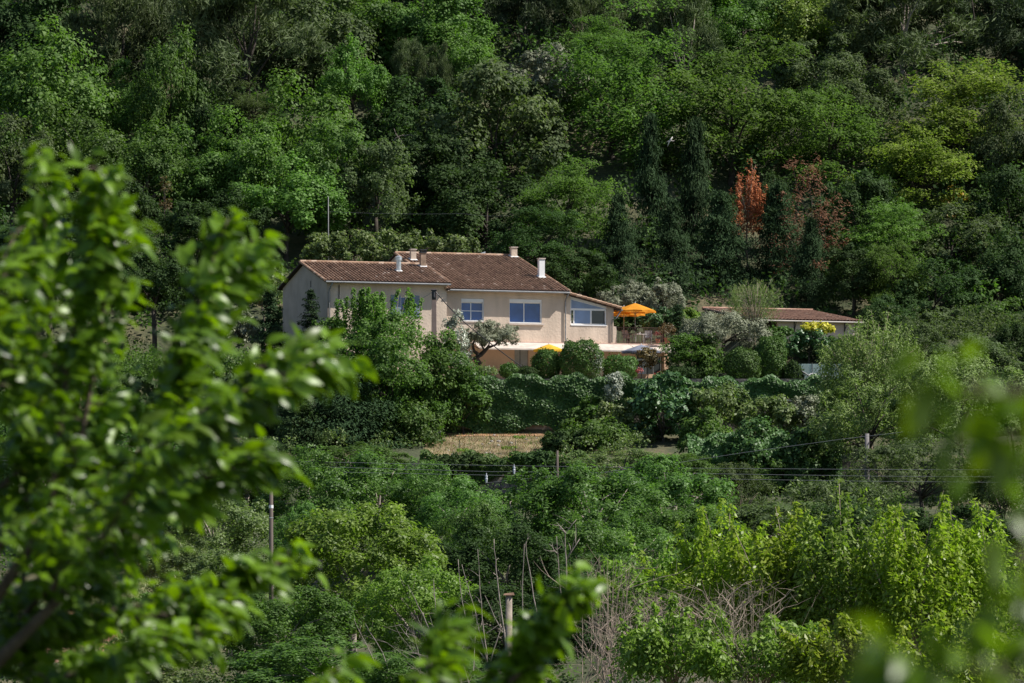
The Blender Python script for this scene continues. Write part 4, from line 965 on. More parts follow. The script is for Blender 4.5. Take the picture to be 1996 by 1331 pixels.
# trees past the frame edges that stand on the same hillside and shade it
for i, (sp, mt, cx, cy, rx, ry, Y) in enumerate((('pine','darkpine',2130,300,110,160,396),('pine','darkpine',2140,520,110,150,378),('oak','dark',2110,650,100,120,368),('oak','dark',2150,150,120,130,410),
      ('oak','oak',-120,300,110,110,392),('oak','dark',-110,500,110,110,378),('pine','pine',150,-60,110,90,427),('pine','darkpine',560,-70,130,80,428),('oak','oak',800,-60,130,70,427),('pine','darkpine',1080,-70,120,80,430),('pine','pine',1400,-70,120,80,428),('pine','darkpine',1680,-70,140,80,428),('pine','darkpine',1950,-80,130,80,430))):
    forest(sp, mt, cx, cy, rx, ry, Y, ('tall dark pine past the right edge at the top', 'tall dark pine past the right edge above the willows', 'dark oak past the right edge beside the willows', 'dark oak past the top right corner', 'oak past the left edge beside the holm oak', 'dark oak past the left edge behind the foreground leaves', 'pine tip above the soft dull green pine', 'dark pine tip above the blue green oak', 'oak top cut off above the bright oak', 'dark pine tip above the yellowish pine', 'pine tip above the oak at the top right', 'dark pine tip above the yellow tinged oak', 'dark pine tip above the gloomy broad pine')[i], group='trees at the edges of the wood')
plant('dead_conifer_tree','tree','shoots','rust',1458,390,29,58,381,'small bright rust red dead conifer below the forked locust',n=4400,leaf=.19,asp=.28,shoots=34,lean=1.5,bushy=.35,base=-.95,tipw=.16)
plant('dead_conifer_tree','tree','shoots','rust',1440,440,38,26,380.5,'low rust red boughs of a dying conifer under the brightest one',n=900,leaf=.19,asp=.28,shoots=14,lean=1.5,bushy=.4,base=-.95,tipw=.2)
plant('dead_conifer_tree','tree','layer','dullrust',1585,425,70,105,377.5,'tall dull rusty dead conifer with bare grey trunk',n=3000,leaf=.19,asp=.26,layers=24,barkm=bark,twigs=18,tr=.09)
plant('dead_sapling','tree','round','brown',322,385,13,40,383,'thin brown dead sapling in the left woods',n=420,leaf=.16,asp=.3)
plant('oak_tree','tree','round','amber',1862,405,24,42,388.5,'small tree with amber yellow leaves inside the right woods',n=450,leaf=.24)
# bleached snag
P = px2w(1307, 272, 383); m = MB(); m.tube([(-.22,0,-.55),(-.12,.05,-.2),(.02,0,.0),(.16,0,.22)], [.03,.06,.07,.02], 6); m.tube([(-.08,0,-.1),(-.22,.1,-.12),(-.34,.1,-.22)], [.03,.02,.008], 5); m.tube([(0,0,-.03),(.12,0,-.10),(.3,.1,-.08)], [.03,.02,.008], 5)
tag(m.build('broken_branch', barkwhite, None, True, tuple(P)), 'bleached white broken branch above the spire shaped conifer', 'branch')
for (a, c, Y, lab) in ((((770,275),(785,262),(800,278),(790,285)), None, 398, 'pale dead branches arching in the dark hollow'),):
    m = MB(); 
    for pts in (((760,285),(772,268),(785,263),(798,272)), ((778,290),(783,275),(772,262),(768,250)), ((785,265),(800,262),(812,270))):
        m.tube([px2w(x, y, 396) for x, y in pts], [.05,.04,.03,.01][:len(pts)], 5)
    tag(m.build('dead_branches', barkpale, None, True), lab, 'branch', kind='stuff')

# ------------------------------------------------------------------ undergrowth filling the hillside between trees
def scatter(name, label, mat, n, xr, yr, r, leaf, seed, cond=None, h=.5, per=40, asp=.6):
    rng = np.random.default_rng(seed); x = rng.uniform(*xr, n); y = rng.uniform(*yr, n)
    if cond is not None: k = cond(x, y); x, y = x[k], y[k]
    n = len(x); z = ground(x, y); rr = r * rng.uniform(.5, 1.4, n); li = np.repeat(np.arange(n), per)
    d = unit(rng.normal(size=(len(li), 3))); d[:, 2] = np.abs(d[:, 2]); sc = rr[li, None] * np.array([1, 1, h * 1.0])
    P = np.stack([x, y, z], 1)[li] + d * sc * rng.uniform(.75, 1.05, (len(li), 1))
    N = unit(d + rng.normal(size=d.shape) * .5); t = np.clip(.45 + rng.normal(0, .12, n)[li] + rng.normal(0, .12, len(li)), 0, 1)
    return tag(link(name, leaf_mesh(name, P, N, rng.normal(size=P.shape), leaf * rng.uniform(.6, 1.4, len(P)), asp, t), LM[mat]), label, 'undergrowth', kind='stuff')
def hx(x, y):   # keep off the house and its courtyard
    u = (x - OX) * CU + (y - OY) * SU; v = -(x - OX) * SU + (y - OY) * CU
    return ~((u > -1) & (u < 26) & (v > -9) & (v < 15.5)) & ~((u > 26) & (u < 46) & (v > -14) & (v < 9.5))
def mounds(label, mat, n, xr, yr, r, leaf, seed, cond, per=165, name='undergrowth', hh=1.0):
    """low trees and scrub standing close together, read as one mass"""
    rng = np.random.default_rng(seed); x = rng.uniform(*xr, n); y = rng.uniform(*yr, n); k = cond(x, y); x, y = x[k], y[k]; n = len(x)
    rr = r * rng.uniform(.6, 1.35, n); z = ground(x, y) + rr * .35 * hh; sub = 7
    d = unit(rng.normal(size=(n * sub, 3)) + np.array([0, 0, .45])); ci = np.repeat(np.arange(n), sub)
    sc = np.stack([x, y, z], 1)[ci] + d * rr[ci, None] * .68 * np.array([1, 1, hh]); li = rng.integers(0, n * sub, n * per)
    o = unit(rng.normal(size=(len(li), 3))); P = sc[li] + o * rr[ci[li], None] * .42 * rng.uniform(.55, 1.05, (len(li), 1)) * np.array([1, 1, .8])
    N = unit(o * .6 + np.array([0, 0, .45]) + rng.normal(size=P.shape) * .5)
    t = np.clip(.45 + rng.normal(0, .11, n)[ci[li]] + rng.normal(0, .08, n * sub)[li] + rng.normal(0, .12, len(li)), 0, 1)
    return tag(link(name, leaf_mesh(name, P, N, rng.normal(size=P.shape) + o, leaf * rng.uniform(.6, 1.4, len(P)), .6, t), LM[mat]), label, 'undergrowth', kind='stuff')
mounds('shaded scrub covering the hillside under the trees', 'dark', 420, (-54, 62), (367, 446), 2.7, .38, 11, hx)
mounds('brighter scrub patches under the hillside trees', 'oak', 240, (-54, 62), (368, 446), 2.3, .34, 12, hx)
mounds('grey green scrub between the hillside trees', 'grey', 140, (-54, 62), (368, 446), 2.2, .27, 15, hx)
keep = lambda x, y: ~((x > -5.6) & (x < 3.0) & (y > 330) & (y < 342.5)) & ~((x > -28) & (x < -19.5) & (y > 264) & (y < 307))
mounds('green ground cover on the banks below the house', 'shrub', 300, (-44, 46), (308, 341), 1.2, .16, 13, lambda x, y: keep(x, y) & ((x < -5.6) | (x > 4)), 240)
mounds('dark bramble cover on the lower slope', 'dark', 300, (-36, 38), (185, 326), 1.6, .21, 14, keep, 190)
mounds('mixed green scrub on the lower slope', 'oak', 200, (-36, 38), (185, 324), 1.5, .20, 16, keep, 190)
mounds('scrub on the bank right of the house', 'grey', 70, (24, 50), (342, 368), 1.7, .20, 17, lambda x, y: x > 25 + (y - 342) * .1, 240)
mounds('scrub on the bank left of the house', 'oak', 70, (-42, -17.5), (342, 368), 1.5, .20, 18, lambda x, y: x < -17.5, 240)
def tufts(name, label, mat, n, xr, yr, h, seed):
    rng = np.random.default_rng(seed); x = rng.uniform(*xr, n); y = rng.uniform(*yr, n); P = np.stack([x, y, ground(x, y) + h * .4], 1)
    D = np.array([0, 0, 1.]) + rng.normal(size=(n, 3)) * .35; N = rng.normal(size=(n, 3))
    return tag(link(name, leaf_mesh(name, P, N, D, h * rng.uniform(.5, 1.5, n), .12, rng.random(n)), LM[mat]), label, 'grass', kind='stuff')
tufts('dry_grass', 'dry straw coloured grass blades on the terrace', 'straw', 9000, (-5.9, 3.9), (331, 341), .20, 21)
tufts('weeds', 'green weeds growing through the dry terrace grass', 'shrub', 1500, (-5.9, 3.9), (331, 341), .28, 24)
rng_ = np.random.default_rng(8); m = MB()
for i in range(40):
    x_, y_ = rng_.uniform(-5.6, 3.6), rng_.uniform(331.3, 340.8); r_ = rng_.uniform(.06, .18); z_ = float(ground(x_, y_))
    m.tube([(x_, y_, z_-.1), (x_, y_, z_+r_*.5), (x_+r_*.1, y_, z_+r_*.9)], [r_, r_*.9, r_*.45], 6)
tag(m.build('stones', stone), 'small grey stones scattered in the dry terrace grass', 'stones', kind='stuff')
tufts('meadow_grass', 'green grass of the small meadow behind the leaves', 'meadow', 9000, (-27, -20), (287, 306), .25, 22)
tufts('dry_grass', 'reddish dry grass of the clearing behind the leaves', 'straw', 5000, (-27, -20), (266, 283), .22, 23)

# ------------------------------------------------------------------ shrubs and trees round the house
def shrub(mat, cx, cy, rx, ry, Y, label, style='round', name='shrub', cat='shrub', **kw): return plant(name, cat, style, mat, cx, cy, rx, ry, Y, label, **kw)
for i, (cx, cy, rx, ry, mt, lab) in enumerate(((625,492,48,34,'shrub','pale scrub rising left of the two chimneys behind the ridge'), (690,485,50,32,'shrub','grassy green scrub behind the left wing ridge'), (760,485,48,30,'shrub','reddish tipped scrub behind the metal flue'),
        (830,478,52,26,'shrub','yellowish scrub behind the smoked chimney'), (890,484,42,20,'shrub','low scrub ending behind the main ridge'))):
    shrub(mt, cx, cy, rx, ry, 371.5, lab, n=5500, leaf=.15, puffs=30, puff=.3, group='scrub behind the roof')
shrub('shrub', 510, 560, 42, 52, 362, 'yellow green shrub left of the shaded gable', n=7000, leaf=.16, style='shoots', shoots=60)
shrub('olive', 462, 640, 38, 40, 358, 'grey leaved shrub left of the dark conifer', n=5000, leaf=.15)
shrub('shrub', 440, 560, 40, 50, 366, 'scrubby bush glimpsed between foreground leaves and gable', n=5000, leaf=.17)
plant('clipped_hedge','hedge','topiary','lime',462,697,52,10,350,'low bright clipped hedge left of the dark conifer',n=5000,leaf=.10,woody=False,boxy=4,depth=.7)
shrub('shrub', 470, 735, 52, 42, 347, 'brown green bank shrub below the bright hedge', n=6000, leaf=.14)
shrub('dark', 165, 720, 50, 80, 349, 'dull rounded tree seen in the gap of foreground leaves', name='holm_oak_tree', cat='tree', n=7000, leaf=.18)
shrub('dark', 430, 850, 90, 90, 345, 'shadowed thicket behind the middle foreground branch', n=7000, leaf=.18)
plant('conifer_tree','tree','cone','cypress',527,660,44,100,350.5,'dark drooping conifer in front of the shaded gable edge',n=9000,leaf=.20)
plant('cypress_tree','tree','cone','cypress',606,645,26,78,346.5,'slim cypress standing against the shaded gable',n=7000,leaf=.16,power=.55,droop=.1)
plant('fir_tree','tree','cone','cypress',655,835,120,120,337,'broad dark fir below the left end of the house',n=24000,leaf=.26,power=.6,asp=.35,barkm=bark)
plant('fir_tree','tree','cone','dark',590,880,75,90,335,'dark fir behind the tip of the foreground branch',n=9000,leaf=.22,power=.6)
shrub('oak', 762, 762, 140, 130, 341.0, 'large oak in front of the house beside the concrete pole', name='oak_tree', cat='tree', n=56000, leaf=.135, puffs=84, puff=.21, spread=.26, twigs=22, tr=.24, low=-.95, flat=.9, upb=.35)
shrub('bright', 700, 625, 44, 60, 344, 'left leafy spire of the oak group before the house', name='oak_tree', cat='tree', n=5500, leaf=.15, style='shoots', shoots=16, bushy=.5, twigs=6)
shrub('bright', 770, 640, 55, 72, 343.5, 'right leafy spire of the oak group left of the pole', name='oak_tree', cat='tree', n=6500, leaf=.15, style='shoots', shoots=18, bushy=.5)
shrub('oak', 640, 655, 32, 30, 345.5, 'small oak at the foot of the slim cypress', name='oak_tree', cat='tree', n=4000, leaf=.15)
shrub('oak', 858, 742, 50, 66, 340.8, 'oak bough mass hiding the foot of the concrete pole', name='oak_tree', cat='tree', n=11000, leaf=.14, puffs=26)
shrub('oak', 905, 790, 48, 62, 341.2, 'oak leaning over the left end of the ivy wall', name='oak_tree', cat='tree', n=9000, leaf=.15, puffs=20)
shrub('dark', 715, 850, 80, 60, 338.5, 'shaded base of the oak group above the broad dark fir', name='oak_tree', cat='tree', n=9000, leaf=.15)
shrub('oak', 690, 740, 72, 80, 341.5, 'oak thicket between the slim cypress and the large oak', name='oak_tree', cat='tree', n=9000, leaf=.15)
shrub('oak', 790, 850, 72, 58, 338, 'oak sapling above the left end of the dry terrace', name='oak_tree', cat='tree', n=8000, leaf=.15)
shrub('silver', 885, 682, 30, 62, 347.0, 'silver variegated shrub right of the concrete pole', n=9000, leaf=.10, flat=1, upb=.2)
plant('olive_tree','tree','round','olive',955,657,48,27,348.6,'small olive tree with twisted trunk before the house',n=15000,leaf=.125,asp=.25,tr=.10,twigs=12,low=-.5,puffs=34,puff=.3,inner=.3,woody=False)
P = px2w(932, 716, 348.6); m = MB(); k = 348.6 / F
for pts, r0, r1 in (([(932,722),(933,708),(928,698),(936,690)],.26,.20), ([(936,692),(945,684),(952,676),(955,664),(962,652)],.17,.05), ([(934,692),(924,684),(921,672),(926,660)],.15,.05), ([(952,677),(966,672),(972,662)],.10,.04), ([(928,698),(920,700),(916,690)],.10,.04), ([(945,684),(938,672),(940,658)],.08,.03)):
    m.tube([(np.array(px2w(a, b_, 348.6)) - P) + np.array([0, .12 * math.sin(i * 2.0), 0]) for i, (a, b_) in enumerate(pts)], list(np.linspace(r0, r1, len(pts))), 7)
to = m.build('trunk', bark, bpy.data.objects['olive_tree'], smooth=True); to.location = Vector(P) - bpy.data.objects['olive_tree'].location
for cx, cy, rx, ry, Y, mt, lab, bx in ((1065,711,28,31,345.5,'topiary','clipped ball shrub under the yellow parasol',2), (1133,705,41,41,345,'topiary','largest clipped dome shrub at the middle of the terrace',2.6), (1208,717,33,23,346,'topiary','flat topped clipped shrub left of the bronze tree',3.2),
        (992,722,18,14,344.6,'topiary','small clipped ball at the terrace edge right of the olive',2), (1028,727,22,12,344.8,'dark','low dark cushion between two clipped balls',2),
        (1447,716,36,38,344.5,'topiary','rounded clipped dome below the silvery olive',2.1), (1502,706,31,50,345.5,'topiary','taller leafy clipped shrub right of the rounded dome',2.3), (1546,731,20,26,344.8,'dark','smallest dark clipped bush left of the lounger',2),
        (1335,730,42,16,347,'dark','low dark hedge bush under the parasol pine shaped tree',2.4)):
    plant('clipped_shrub','shrub','topiary',mt,cx,cy,rx,ry,Y,lab,n=int(1500 + 6.2 * rx * ry),leaf=.135,woody=False,boxy=bx)
plant('shrub','shrub','topiary','silver',1162,712,14,30,344.2,'silvery leaves climbing the right side of the clipped dome',n=700,leaf=.09,woody=False)
shrub('shrub', 940, 728, 32, 12, 343.8, 'sunny low flowering border under the olive', n=3000, leaf=.10, woody=False)
shrub('brown', 1262, 702, 21, 22, 348.5, 'small bronze leaved tree under the grey parasol', name='small_tree', cat='tree', n=2600, leaf=.11, tr=.04)
shrub('oak', 1345, 688, 52, 36, 348.5, 'dark green spreading tree at the right end of the awning', name='parasol_tree', cat='tree', n=11000, leaf=.12, style='layer', layers=40, tr=.12)
shrub('oak', 1385, 715, 32, 36, 347, 'loose green bush left of the rounded clipped dome', n=5000, leaf=.13)
plant('olive_tree','tree','round','olive',1410,652,84,38,350.5,'broad silvery olive tree right of the roof terrace',n=15000,leaf=.14,asp=.25,tr=.2,twigs=18,puffs=44,puff=.26)
plant('olive_tree','tree','round','olive',1225,586,55,30,364.5,'left one of two pale olives behind the orange parasols',n=9500,leaf=.15,asp=.25,puffs=30,puff=.28)
plant('olive_tree','tree','round','olive',1292,588,46,32,364,'right one of two pale olives behind the terrace',n=8500,leaf=.15,asp=.25,puffs=26,puff=.28)
shrub('glossy', 1292, 630, 42, 24, 361, 'shiny bright laurel behind the terrace railing', n=5000, leaf=.17, asp=.4, gz=17.5)
shrub('dark', 1220, 632, 32, 20, 362.5, 'dark laurel in the shade of the orange parasols', n=3500, leaf=.17, gz=17.5)
plant('cypress_tree','tree','cone','cypress',1322,635,17,40,357.5,'dark narrow shrub at the right end of the railing',n=3500,leaf=.14,power=.4,droop=0)
shrub('lime', 1342, 628, 24, 22, 360, 'light leafy bush right of the narrow dark shrub', n=3000, leaf=.16)
plant('tamarisk_tree','tree','shoots','shrub',1470,598,48,50,352.5,'feathery yellow green tamarisk in front of the shed',n=11000,leaf=.13,asp=.16,shoots=70,lean=.9,bushy=.7,tr=.1)
shrub('gold', 1592, 641, 31, 11, 350.5, 'golden yellow leafed shrub before the pale shed wall', n=2200, leaf=.17, woody=False, puffs=14)
shrub('glossy', 1580, 677, 50, 29, 350, 'deep green bush under the golden shrub', n=8000, leaf=.15, asp=.6)
shrub('topiary', 1515, 668, 32, 28, 351.5, 'bright rounded bush left of the deep green one', n=4500, leaf=.12)
shrub('red', 1247, 723, 7, 6, 345.2, 'red geranium in the shade at the terrace edge', name='geranium', cat='flowers', n=220, leaf=.10, woody=False)
shrub('red', 1290, 729, 16, 4, 346.2, 'row of dull red flowers below the glass door', name='geranium', cat='flowers', n=320, leaf=.08, woody=False)
pot(1300, 665, 355.9, .22, .38, dk, 'terracotta pot at the right end of the terrace railing')
shrub('brown', 1300, 645, 16, 12, 355.9, 'rusty green potted plant on the terrace behind the railing', n=900, leaf=.10, woody=False, gz=17.8, name='potted_plant', cat='plant')
pot(1282, 665, 355.6, .17, .30, dk, 'smaller terracotta pot beside the grey chair')
shrub('red', 1282, 652, 7, 6, 355.6, 'reddish flowers in the smaller terrace pot', n=110, leaf=.08, woody=False, gz=17.75, name='potted_plant', cat='plant')

# ivy on the retaining walls
def ivy(name, label, x0, x1, Y, zt, zb, n, leaf, seed, mat='ivy', bul=.35, cat='ivy'):
    rng = np.random.default_rng(seed); x = rng.uniform(x0, x1, n); a = rng.random(n) ** 1.05
    top = zt + .18 * np.sin(x * 1.9) + .12 * np.sin(x * 4.3 + 1); z = top + (zb + .5 * np.sin(x * 1.1 + seed) - top) * a
    bulge = bul * (.5 + .5 * np.sin(x * 2.1 + z * 1.3) * np.sin(x * .9 - z * 2.2 + 2)) + .12
    y = Y - bulge - rng.random(n) * .12; cap = rng.random(n) < .10; y[cap] = Y + rng.random(cap.sum()) * .9 - .2; z[cap] = top[cap] + .12
    N = unit(np.stack([.25 + rng.normal(0, .55, n), -np.ones(n), .6 + rng.normal(0, .55, n)], 1)); D = np.stack([rng.normal(0, .5, n), rng.normal(0, .2, n), -np.ones(n)], 1)
    t = np.clip(.5 + .14 * np.sin(x * 3.1 + z * 2.3) + rng.normal(0, .16, n), 0, 1)
    return tag(link(name, leaf_mesh(name, np.stack([x, y, z], 1), N, D, leaf * rng.uniform(.6, 1.35, n), .85, t), LM[mat]), label, cat)
ivy('ivy', 'dense dark ivy curtain covering the tall wall under the clipped shrubs', -5.0, 8.2, 341.4, 14.35, 10.75, 18500, .21, 31, bul=.2)
ivy('ivy', 'ivy mat in the shade under the large oak left of the ivy curtain', -9.3, -5.0, 341.4, 14.3, 10.6, 6500, .21, 35, mat='ivy', bul=.3)
ivy('ivy', 'creeper clothing the earth bank left of the oak group', -46, -9.3, 340.9, 14.2, 10.4, 11000, .36, 36, mat='dark', bul=.9)
ivy('ivy', 'creeper clothing the earth bank under the willows at right', 22, 48, 340.9, 14.2, 10.4, 8000, .36, 37, mat='dark', bul=.9)
ivy('ivy', 'ivy spilling over the wall top right of the pale climber', 8.2, 22, 341.4, 14.2, 12.7, 9000, .20, 32)
ivy('ivy', 'ivy fringe hanging on the low dark stone wall', -6, 5.0, 329.5, 8.75, 7.2, 6000, .19, 33, mat='oak')
ivy('ivy', 'big rounded ivy masses on the lower wall at right', 11.5, 21.5, 329.3, 10.0, 6.6, 10000, .20, 34, mat='ivy', bul=1.3)
shrub('silver', 1196, 765, 17, 36, 340.3, 'pale pinkish climber on the pillar at the ivy wall', name='climber', n=2600, leaf=.09, woody=False)
for o in bpy.data.objects:
    pass
plant('fig_tree','tree','round','glossy',1292,812,64,80,338,'glossy dark fig tree under the flat topped shrub',n=9500,leaf=.20,asp=.75,puffs=34,puff=.26,tr=.12)
for cx, cy, rx, ry, Y, mt, lab in ((1150,862,72,38,336,'oak','rounded bush at the right end of the dry terrace'), (1215,835,62,50,339,'shrub','olive green bush between dry terrace and fig tree'), (1100,868,42,26,334.5,'dark','dark low bush beside the dry grass'),
        (1150,808,34,30,340.4,'oak','green bush leaning on the middle of the ivy wall'), (1400,810,62,52,338,'shrub','tangled bush right of the fig tree'), (1500,815,62,36,338.5,'shrub','tangled scrub under the white pipe'), (1585,810,48,34,338,'olive','pale tangled scrub under the right end of the white pipe'),
        (1375,880,52,66,331.5,'oak','green column of creeper left of the ivy masses'), (1480,880,70,52,329,'ivy','left rounded ivy mass on the lower wall'), (1570,905,62,62,328.5,'ivy','right rounded ivy mass on the lower wall'), (1510,935,60,40,327.8,'oak','bright creeper lobe hanging lowest on the wall'),
        (1030,905,52,22,329.2,'dark','dark brush on top of the low stone wall'), (900,905,50,18,329.4,'dark','dark creeper at the left of the low stone wall'),
        (1010,852,12,3,336,'lime','lone yellow green tuft at the back of the dry terrace'), (992,873,14,4,333.6,'lime','yellow green tuft near the front of the dry terrace'), (905,878,14,4,333.4,'lime','yellow green tuft at the left of the dry terrace')):
    sm = ry < 6
    shrub(mt, cx, cy, rx, ry, Y, lab, n=300 if sm else int(90 * (rx * ry) ** .55 + 1500), leaf=.10 if sm else .155, woody=not sm)
# large willow like trees on the right
plant('willow_tree','tree','shoots','willow',1698,748,96,116,333,'tall willow with upright pale shoots right of the shed',n=30000,leaf=.16,asp=.3,shoots=130,lean=.5,bushy=.55,tr=.22)
plant('willow_tree','tree','round','willow',1700,840,115,95,327,'lower rounded crown of willow above the weathered pole',n=22000,leaf=.16,asp=.35,puffs=46,puff=.24,tr=.22)
plant('willow_tree','tree','round','willow',1860,790,112,90,325,'glinting willow behind the blurred right hand leaves',n=22000,leaf=.16,asp=.35,puffs=40,puff=.26,tr=.22)
plant('willow_tree','tree','round','willow',1975,800,72,75,329,'willow crown cut by the right edge of the picture',n=11000,leaf=.16,asp=.35,puffs=28,puff=.28)
plant('willow_tree','tree','round','grey',1800,940,150,70,316,'dull wild tree below the willows at right',n=16000,leaf=.15,asp=.4,puffs=40,puff=.25)
plant('willow_tree','tree','round','dark',1960,970,90,90,314,'dark wild tree at the right edge under the willows',n=9000,leaf=.16,asp=.4)
plant('willow_tree','tree','round','grey',1640,990,100,48,312,'dull wild bush under the right ivy mass',n=9000,leaf=.14,asp=.45)
plant('willow_tree','tree','shoots','grey',1430,1000,80,40,316,'grey green reeds left of the dull wild bush',n=7000,leaf=.13,asp=.2,shoots=90,bushy=.6)
# middle band of walnut trees
for j, (cx, cy, rx, ry, Y, mt, lab, n) in enumerate(((620,975,92,72,300,'walnut','walnut tree right of the dark wooden pole',15000), (745,968,100,68,303,'walnut','walnut tree below the broad dark fir',15000), (840,975,62,55,301.5,'walnut','walnut tree left of the stone wall gap',9000),
        (1025,1010,92,66,292,'walnut','walnut tree below the three insulators',14000), (1160,1005,108,78,290,'walnut','walnut tree under the short weathered pole',17000), (1300,985,100,72,294,'walnut','walnut tree left of the ivy masses on the wall',15000), (1340,1060,95,60,280,'oak','green tree above the left mulberry shoots',11000),
        (925,1060,62,62,280,'walnut','walnut tree right of the lime green tree',8000), (985,1120,105,75,262,'dark','shaded tree behind the bare pale stems',13000), (1120,1100,95,70,266,'walnut','glinting tree behind the forked bare stem',12000),
        (420,1050,100,70,290,'shrub','pale green bushy tree left of the dark wooden pole',13000), (350,1110,70,48,280,'shrub','rounded pale bush left of the lower foreground branch',7000), (170,1150,40,34,284,'shrub','bush between the meadow and the dry clearing',3500), (100,900,110,90,310,'walnut','walnut tree seen in chinks of the left leaves',9000), (300,900,110,80,308,'walnut','walnut tree behind the middle left foreground leaves',9000),
        (330,1220,90,50,250,'oak','bush below the dry clearing in leaf shade',7000), (250,1310,120,50,235,'shrub','pale shrub along the bottom left edge',8000), (60,1230,70,60,255,'dark','dark bush in the bottom left corner',5000))):
    forest('walnut' if mt == 'walnut' else 'broadleaf', mt, cx, cy + ry * .1, rx * 1.16, ry * 1.2, Y, lab, barkm=barkpale, twigs=14)
for sp, mt, cx, cy, rx, ry, Y, lab in (('broadleaf','lime',700,1115,158,118,256,'large lime green tree at the bottom left of centre'), ('broadleaf','lime',815,1205,112,92,246,'lime green tree at the bottom beside the bare stems'),
        ('broadleaf','oak',560,1240,120,82,240,'darker green tree at the bottom under the branch tip'), ('walnut','walnut',640,1320,165,60,228,'glinting green bush along the bottom edge'),
        ('walnut','walnut',585,1050,50,60,284,'walnut tree directly right of the wooden pole foot'), ('walnut','walnut',890,1010,80,62,290,'walnut tree filling the gap below the stone wall'), ('broadleaf','shrub',450,1140,90,60,270,'pale bush under the lower foreground branch'),
        ('walnut','dark',1000,1230,140,80,240,'dark tree behind the stout pale post'), ('walnut','dark',1180,1190,120,90,238,'dark tree behind the upright dry brush'), ('walnut','walnut',1230,1080,90,62,272,'walnut tree above the leftmost mulberry bush'),
        ('broadleaf','oak',820,1320,120,50,222,'green bush at the bottom edge below the lime green trees'), ('walnut','dark',880,1130,70,60,262,'shaded tree between lime green tree and bare stems'), ('broadleaf','grey',1520,1040,120,55,290,'dull bush behind the middle mulberry shoots'),
        ('broadleaf','dark',1700,1060,150,70,285,'dark bush behind the tallest mulberry shoot'), ('broadleaf','dark',1920,1080,130,80,280,'dark bush behind the right hand mulberry shoots'), ('broadleaf','grey',1420,960,70,50,318,'bush right of the green creeper column'),
        ('broadleaf','oak',690,905,95,34,322,'green bush hiding the foot of the broad dark fir'), ('broadleaf','shrub',1215,915,90,34,318,'bush row between the weathered pole and the fig tree'), ('broadleaf','oak',1320,925,70,36,316,'bush below the glossy fig tree'), ('walnut','dark',480,930,90,60,318,'shaded tree behind the wooden pole top')):
    forest(sp, mt, cx, cy, rx, ry, Y, lab, barkm=barkpale, twigs=16)
for mt, cx, cy, rx, ry, Y, lab in (('grey',1890,720,90,60,345,'grey green tree right of the tall willow top'), ('dark',1985,700,70,60,352,'dark tree at the right edge behind the willow crown'), ('grey',1780,690,60,55,348,'green tree between tall willow and far yellow parasol'), ('dark',1730,640,60,50,362,'dark tree right of the shed wall'), ('oak',1650,684,42,26,350,'green bush at the right end of the shed wall')):
    forest('broadleaf', mt, cx, cy, rx, ry, Y, lab)
# mulberry coppice bottom right
MU = 'mulberry coppice at the bottom right'
for j, (cx, cy, rx, ry, Y, n, sh, lab) in enumerate(((1270,1165,90,100,212,8500,38,'leftmost mulberry bush with long bare stems'), (1400,1150,110,150,208,13500,48,'mulberry bush with the highest shoot left of the middle group'), (1530,1160,100,150,205,13500,46,'mulberry bush with spiky shoots right of the left pair'),
        (1660,1150,110,165,203,15000,50,'mulberry bush bearing the single tallest shoot'), (1790,1160,105,160,200,14000,48,'mulberry bush under the hanging blurred leaves'), (1910,1170,110,165,202,14500,48,'mulberry bush at the right edge behind dark blurred leaves'),
        (1480,1285,120,75,190,9500,40,'front mulberry bush among the dry tangle at the bottom'), (1660,1290,120,80,188,10500,42,'front mulberry bush right of the dry tangle'), (1850,1295,130,85,186,11000,42,'front mulberry bush in the bottom right corner'), (1310,1270,120,90,192,9000,36,'sparse mulberry bush inside the dry tangle'))):
    plant('mulberry_tree','tree','shoots','shoot' if j % 3 else 'lime',cx,cy,rx,ry,Y,lab,n=n,leaf=.165,asp=.48,group=MU,shoots=sh,lean=1.1,bushy=.75,tr=.1,tipw=.20)
# bare stems
def stems(lab, lines, Y, r, mat, name='bare_sapling', cat='sapling', extra=4, seed=0):
    rng = np.random.default_rng(seed); P0 = px2w(*lines[0][0], Y); g0 = float(ground(P0[0], Y)); root = empty(name, (P0[0], Y, g0)); tag(root, lab, cat)
    m = MB(); B = np.array([P0[0], Y, g0])
    for li, ln in enumerate(lines):
        y = Y + rng.normal(0, .5); pts = [px2w(a, b_, y) - B for a, b_ in ln]
        n0 = len(pts); q = []
        for i in range(n0 - 1):
            for t in (0, .33, .66): q.append(pts[i]*(1-t) + pts[i+1]*t + rng.normal(0, .015, 3))
        q.append(pts[-1]); rad = np.linspace(r, r * .3, len(q))
        m.tube(q, rad, 5)
        for e in range(extra):
            k_ = rng.integers(len(q)//3, len(q)-1); d = rng.normal(size=3) * np.array([.5,.5,.3]) + np.array([0,0,.5]); L = rng.uniform(.3, .9)
            m.tube([q[k_], q[k_] + d*L*.5 + rng.normal(0,.04,3), q[k_] + d*L], [rad[k_]*.6, rad[k_]*.4, .004], 4)
    m.build('stems', mat, root, smooth=True)
stems('tall leaning bare sapling beside the stout pale post', [[(990,1290),(975,1180),(967,1110),(963,1050)]], 226, .045, barkpale, seed=1)
stems('cluster of bare stems fanning out left of the pale post', [[(950,1290),(942,1230),(936,1150),(931,1070)], [(950,1290),(925,1190),(900,1100)], [(955,1290),(975,1225),(945,1160)], [(950,1290),(915,1240),(900,1170),(893,1090)]], 222, .035, barkpale, seed=2)
stems('pair of slender bare stems right of the pale post', [[(1020,1250),(1018,1150),(1022,1060)], [(1050,1220),(1035,1130),(1024,1060),(1030,1048)]], 224, .034, barkpale, seed=3)
